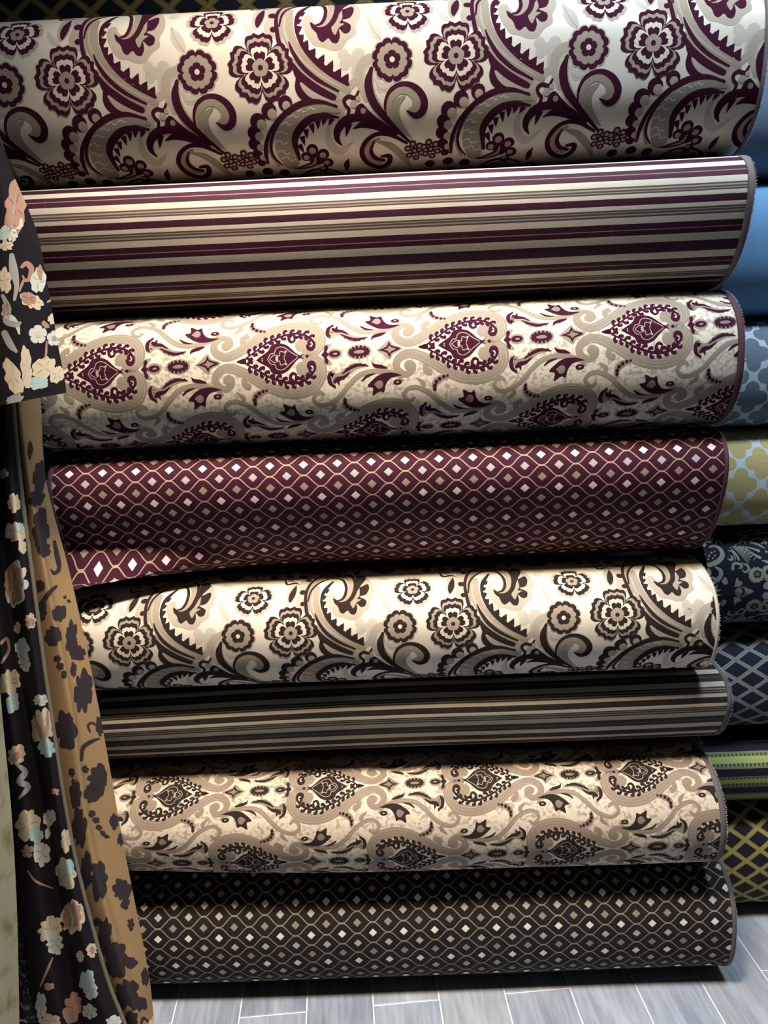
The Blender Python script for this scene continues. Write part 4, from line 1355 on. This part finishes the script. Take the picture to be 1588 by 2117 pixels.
def shaded(shapes, args):
    out = list(shapes)
    for (layer, m, x, y, rx, ry), sd in args:
        if min(rx, ry) > 11 and m in (CR, WH, PK, AQ):
            out.append((layer + .5, {CR: SH, WH: GY, PK: DP, AQ: WH}[m], veins(x, y, rx, ry, sd)))
    return out


f_o, f_pos = drape_part('front_folds', FRONT_ROWS, DM, shaded(front, ARGS), drape)

back = [L(1, 1, 62, 930, 7, 20, 4), L(1, 1, 82, 985, 17, 34, 6), L(1, 1, 76, 1030, 18, 20, 6), L(1, 1, 84, 1095, 20, 46, 6), L(1, 1, 90, 1135, 16, 18, 6), S(1, 1, [(112, 1120), (118, 1150), (122, 1175), (112, 1185), (106, 1178)], [7, 11, 9, 7, 4]),
        L(1, 1, 82, 1212, 13, 12, 5), S(1, 1, [(84, 1250), (102, 1225), (116, 1212)], [10, 9, 6]), L(1, 1, 88, 1262, 10, 20, 5), L(1, 1, 122, 1268, 16, 20, 6), L(1, 1, 110, 1315, 18, 24, 7), L(1, 1, 148, 1320, 15, 36, 6),
        L(1, 1, 160, 1350, 20, 16, 5), L(1, 1, 118, 1362, 8, 8, 5), L(1, 1, 124, 1378, 8, 9, 5), L(1, 1, 132, 1395, 7, 9, 4), L(1, 1, 152, 1385, 8, 16, 4), L(1, 1, 142, 1242, 4, 4, 4), L(1, 1, 134, 1234, 4, 4, 4),
        L(1, 1, 172, 1430, 22, 46, 7), L(1, 1, 136, 1510, 24, 44, 6), S(1, 1, [(168, 1570), (172, 1545), (190, 1532), (206, 1526)], [7, 9, 8, 3]), S(1, 1, [(186, 1512), (182, 1500), (190, 1494), (200, 1500)], [4, 5, 5, 3]),
        L(1, 1, 206, 1500, 9, 24, 5), L(1, 1, 202, 1612, 24, 34, 8), L(1, 1, 190, 1640, 18, 22, 6), L(1, 1, 148, 1596, 8, 9, 5), L(1, 1, 176, 1590, 8, 9, 5), L(1, 1, 156, 1640, 13, 34, 6), L(1, 1, 164, 1710, 15, 46, 6),
        L(1, 1, 190, 1682, 8, 9, 5), L(1, 1, 198, 1695, 8, 8, 5), L(1, 1, 204, 1710, 7, 7, 5), L(1, 1, 212, 1722, 7, 6, 5), L(1, 1, 220, 1729, 7, 4, 4), L(1, 1, 236, 1698, 11, 17, 5), L(1, 1, 250, 1735, 9, 14, 5),
        L(1, 1, 178, 1800, 14, 40, 6), L(1, 1, 205, 1820, 20, 42, 6), L(1, 1, 252, 1838, 20, 26, 7), L(1, 1, 258, 1868, 10, 12, 4), L(1, 1, 200, 1905, 9, 10, 5), L(1, 1, 216, 1935, 18, 38, 6), L(1, 1, 240, 1985, 24, 46, 7),
        L(1, 1, 270, 1910, 9, 13, 5, 0, .6), L(1, 1, 268, 1990, 16, 14, 5), L(1, 1, 262, 2055, 26, 34, 7), L(1, 1, 300, 2020, 9, 22, 5), L(1, 1, 286, 2075, 20, 18, 6), L(1, 1, 270, 2110, 18, 20, 6), S(1, 1, [(290, 2125), (296, 2105), (306, 2112)], [4, 6, 4])]
b_o, b_pos = drape_part('reverse_fold', BACK_ROWS, [TAN, BLOT], back, drape)
b_o['label'] = 'tan reverse of the tapestry with dark blotches'

# braided edge along the front fold
edge = f_pos[:, -1]
th8 = np.linspace(0, 2 * np.pi, 8, endpoint=False)
bv = []
for j in range(len(edge)):
    r0 = .0042 * (1 + .18 * (j % 2))
    bv.append(edge[j] + np.column_stack([r0 * np.cos(th8), r0 * np.sin(th8), np.zeros(8)]))
bf = [(j * 8 + i, j * 8 + (i + 1) % 8, (j + 1) * 8 + (i + 1) % 8, (j + 1) * 8 + i) for j in range(len(edge) - 1) for i in range(8)]
br = child(link_mesh('edge_braid', np.vstack(bv), bf, BRAID), drape)
br['label'] = 'grey stitched edge of the tapestry'

n_front = len(ARGS)
swag = [L(1, PK, 32, 428, 24, 66, 9, .12, .25), S(2, GY, [(24, 470), (28, 430), (34, 390)], [5, 4, 1]), L(2, WH, 38, 462, 10, 12, 5), L(3, PK, 32, 455, 9, 14, 4), L(1, WH, 26, 486, 10, 14, 5), L(1, AQ, 8, 482, 14, 18, 5), L(1, CR, 12, 508, 14, 12, 5),
        S(1, GY, [(24, 528), (28, 560), (34, 590), (30, 620)], [10, 18, 10, 6]), L(1, CR, 10, 580, 16, 28, 5), S(1, PK, [(44, 552), (54, 545), (64, 556), (60, 575), (52, 580), (46, 570)], [6, 11, 12, 9, 6, 3]),
        L(1, WH, 78, 580, 17, 28, 5, 0, .2), L(2, PK, 82, 562, 7, 16, 4), S(1, PK, [(48, 580), (42, 595), (40, 602)], [6, 5, 4]), L(1, CR, 64, 622, 26, 17, 7, .35), L(2, PK, 58, 617, 19, 12, 6, .35), S(1, GY, [(103, 606), (106, 618), (98, 624)], [2, 5, 4]),
        S(1, GY, [(6, 612), (18, 640), (12, 665), (34, 672), (42, 668)], [8, 12, 12, 12, 5]), S(1, WH, [(8, 650), (26, 660), (36, 675), (40, 690)], [10, 12, 9, 4]), S(1, GY, [(10, 690), (22, 710), (34, 722)], [14, 14, 6]), L(1, PK, 12, 640, 8, 18, 4),
        (1, WH, flower((78, 691), 19, 'h')), (2, CR, flower((78, 692), 6, 'h')), (1, WH, flower((112, 699), 16, 'h')), (2, GY, flower((112, 699), 6, 'h')), L(1, PK, 93, 671, 11, 6, 4, .8), L(1, CR, 108, 659, 10, 14, 5), S(1, PK, [(96, 705), (95, 725), (93, 738)], [3, 5, 4]),
        L(1, CR, 28, 765, 17, 32, 5, -.5, .22), L(1, CR, 54, 748, 13, 34, 5, -.1, .22), L(1, CR, 90, 755, 26, 22, 6, -.5, .25), L(1, CR, 118, 772, 17, 18, 6, 0, .25), L(2, AQ, 78, 782, 22, 14, 5), L(2, CR, 58, 778, 12, 10, 5), L(1, WH, 138, 772, 5, 22, 4), L(1, GY, 30, 806, 20, 14, 5)]
s_o, s_pos = drape_part('folded_end', SWAG_ROWS, DM, shaded(swag, ARGS[n_front:]), drape)
s_o['label'] = 'folded-over end of the tapestry with a straight hem'

cream = thing('cream_drape', 'cream and olive patterned fabric length hanging beside the dark tapestry', 'fabric', (-.88, 1.32, 0))
CW = Mat('cream_cloth', .8, .2)
n_ = CW.noise(22, 5, 1, .7)
CWm = CW.weave(CW.mix(((n_ - .5) * 5).mx(0.0).mn(1.0), (.44, .41, .29), (.25, .215, .10)), .2)
drape_part('hanging_cloth', CREAM_ROWS, [CWm], [], cream)

NV = Mat('navy_lace_cloth', .85, .2)
nn_ = NV.noise(55, 4)
NVm = NV.weave(NV.mix(((nn_ - .52) * 12).mx(0.0).mn(1.0), (.014, .017, .026), (.16, .18, .19)), .2)
navy = thing('lace_drape', 'dark navy lace patterned length hanging between cream cloth and tapestry', 'fabric', (-.87, 1.41, 0))
drape_part('hanging_cloth', [(t, [(c[0] + 40, c[1] + .045, c[2] + .14, c[3]) for c in r]) for t, r in CREAM_ROWS], [NVm], [], navy)

# upright bolt of blue cloth behind the hanging lengths
bolt = thing('upright_fabric_roll', 'plain blue fabric roll standing upright behind the dark tapestry', 'fabric roll', (-.80, 1.70, 0))
bm_ = plain('upright_blue_cloth', (.12, .27, .50), .12)
th_ = np.linspace(0, 2 * np.pi, 33)
zs_ = np.linspace(.002, 1.48, 30)
pos_ = np.zeros((30, 33, 3)); uv_ = np.zeros((30, 33, 2))
rr_ = .078 * (1 + .02 * np.sin(th_ * 3))[None, :] * (1 + .015 * np.sin(zs_ * 7))[:, None]
pos_[:, :, 0] = -.785 + rr_ * np.cos(th_)[None, :]
pos_[:, :, 1] = 1.70 + rr_ * np.sin(th_)[None, :]
pos_[:, :, 2] = zs_[:, None]
uv_[:, :, 0] = th_[None, :] * .078
uv_[:, :, 1] = zs_[:, None]
child(woven('cloth', pos_, uv_, [bm_], flip=True), bolt)
cap_v = [(-.785 + .078 * f * math.cos(a), 1.70 + .078 * f * math.sin(a), 1.478 - .004 * (q % 2)) for q, f in enumerate(np.linspace(1, .3, 9)) for a in th_[:-1]]
cap_f = [(q * 32 + i, q * 32 + (i + 1) % 32, (q + 1) * 32 + (i + 1) % 32, (q + 1) * 32 + i) for q in range(8) for i in range(32)]
child(link_mesh('rolled_end', cap_v, cap_f, bm_, smooth=False), bolt)
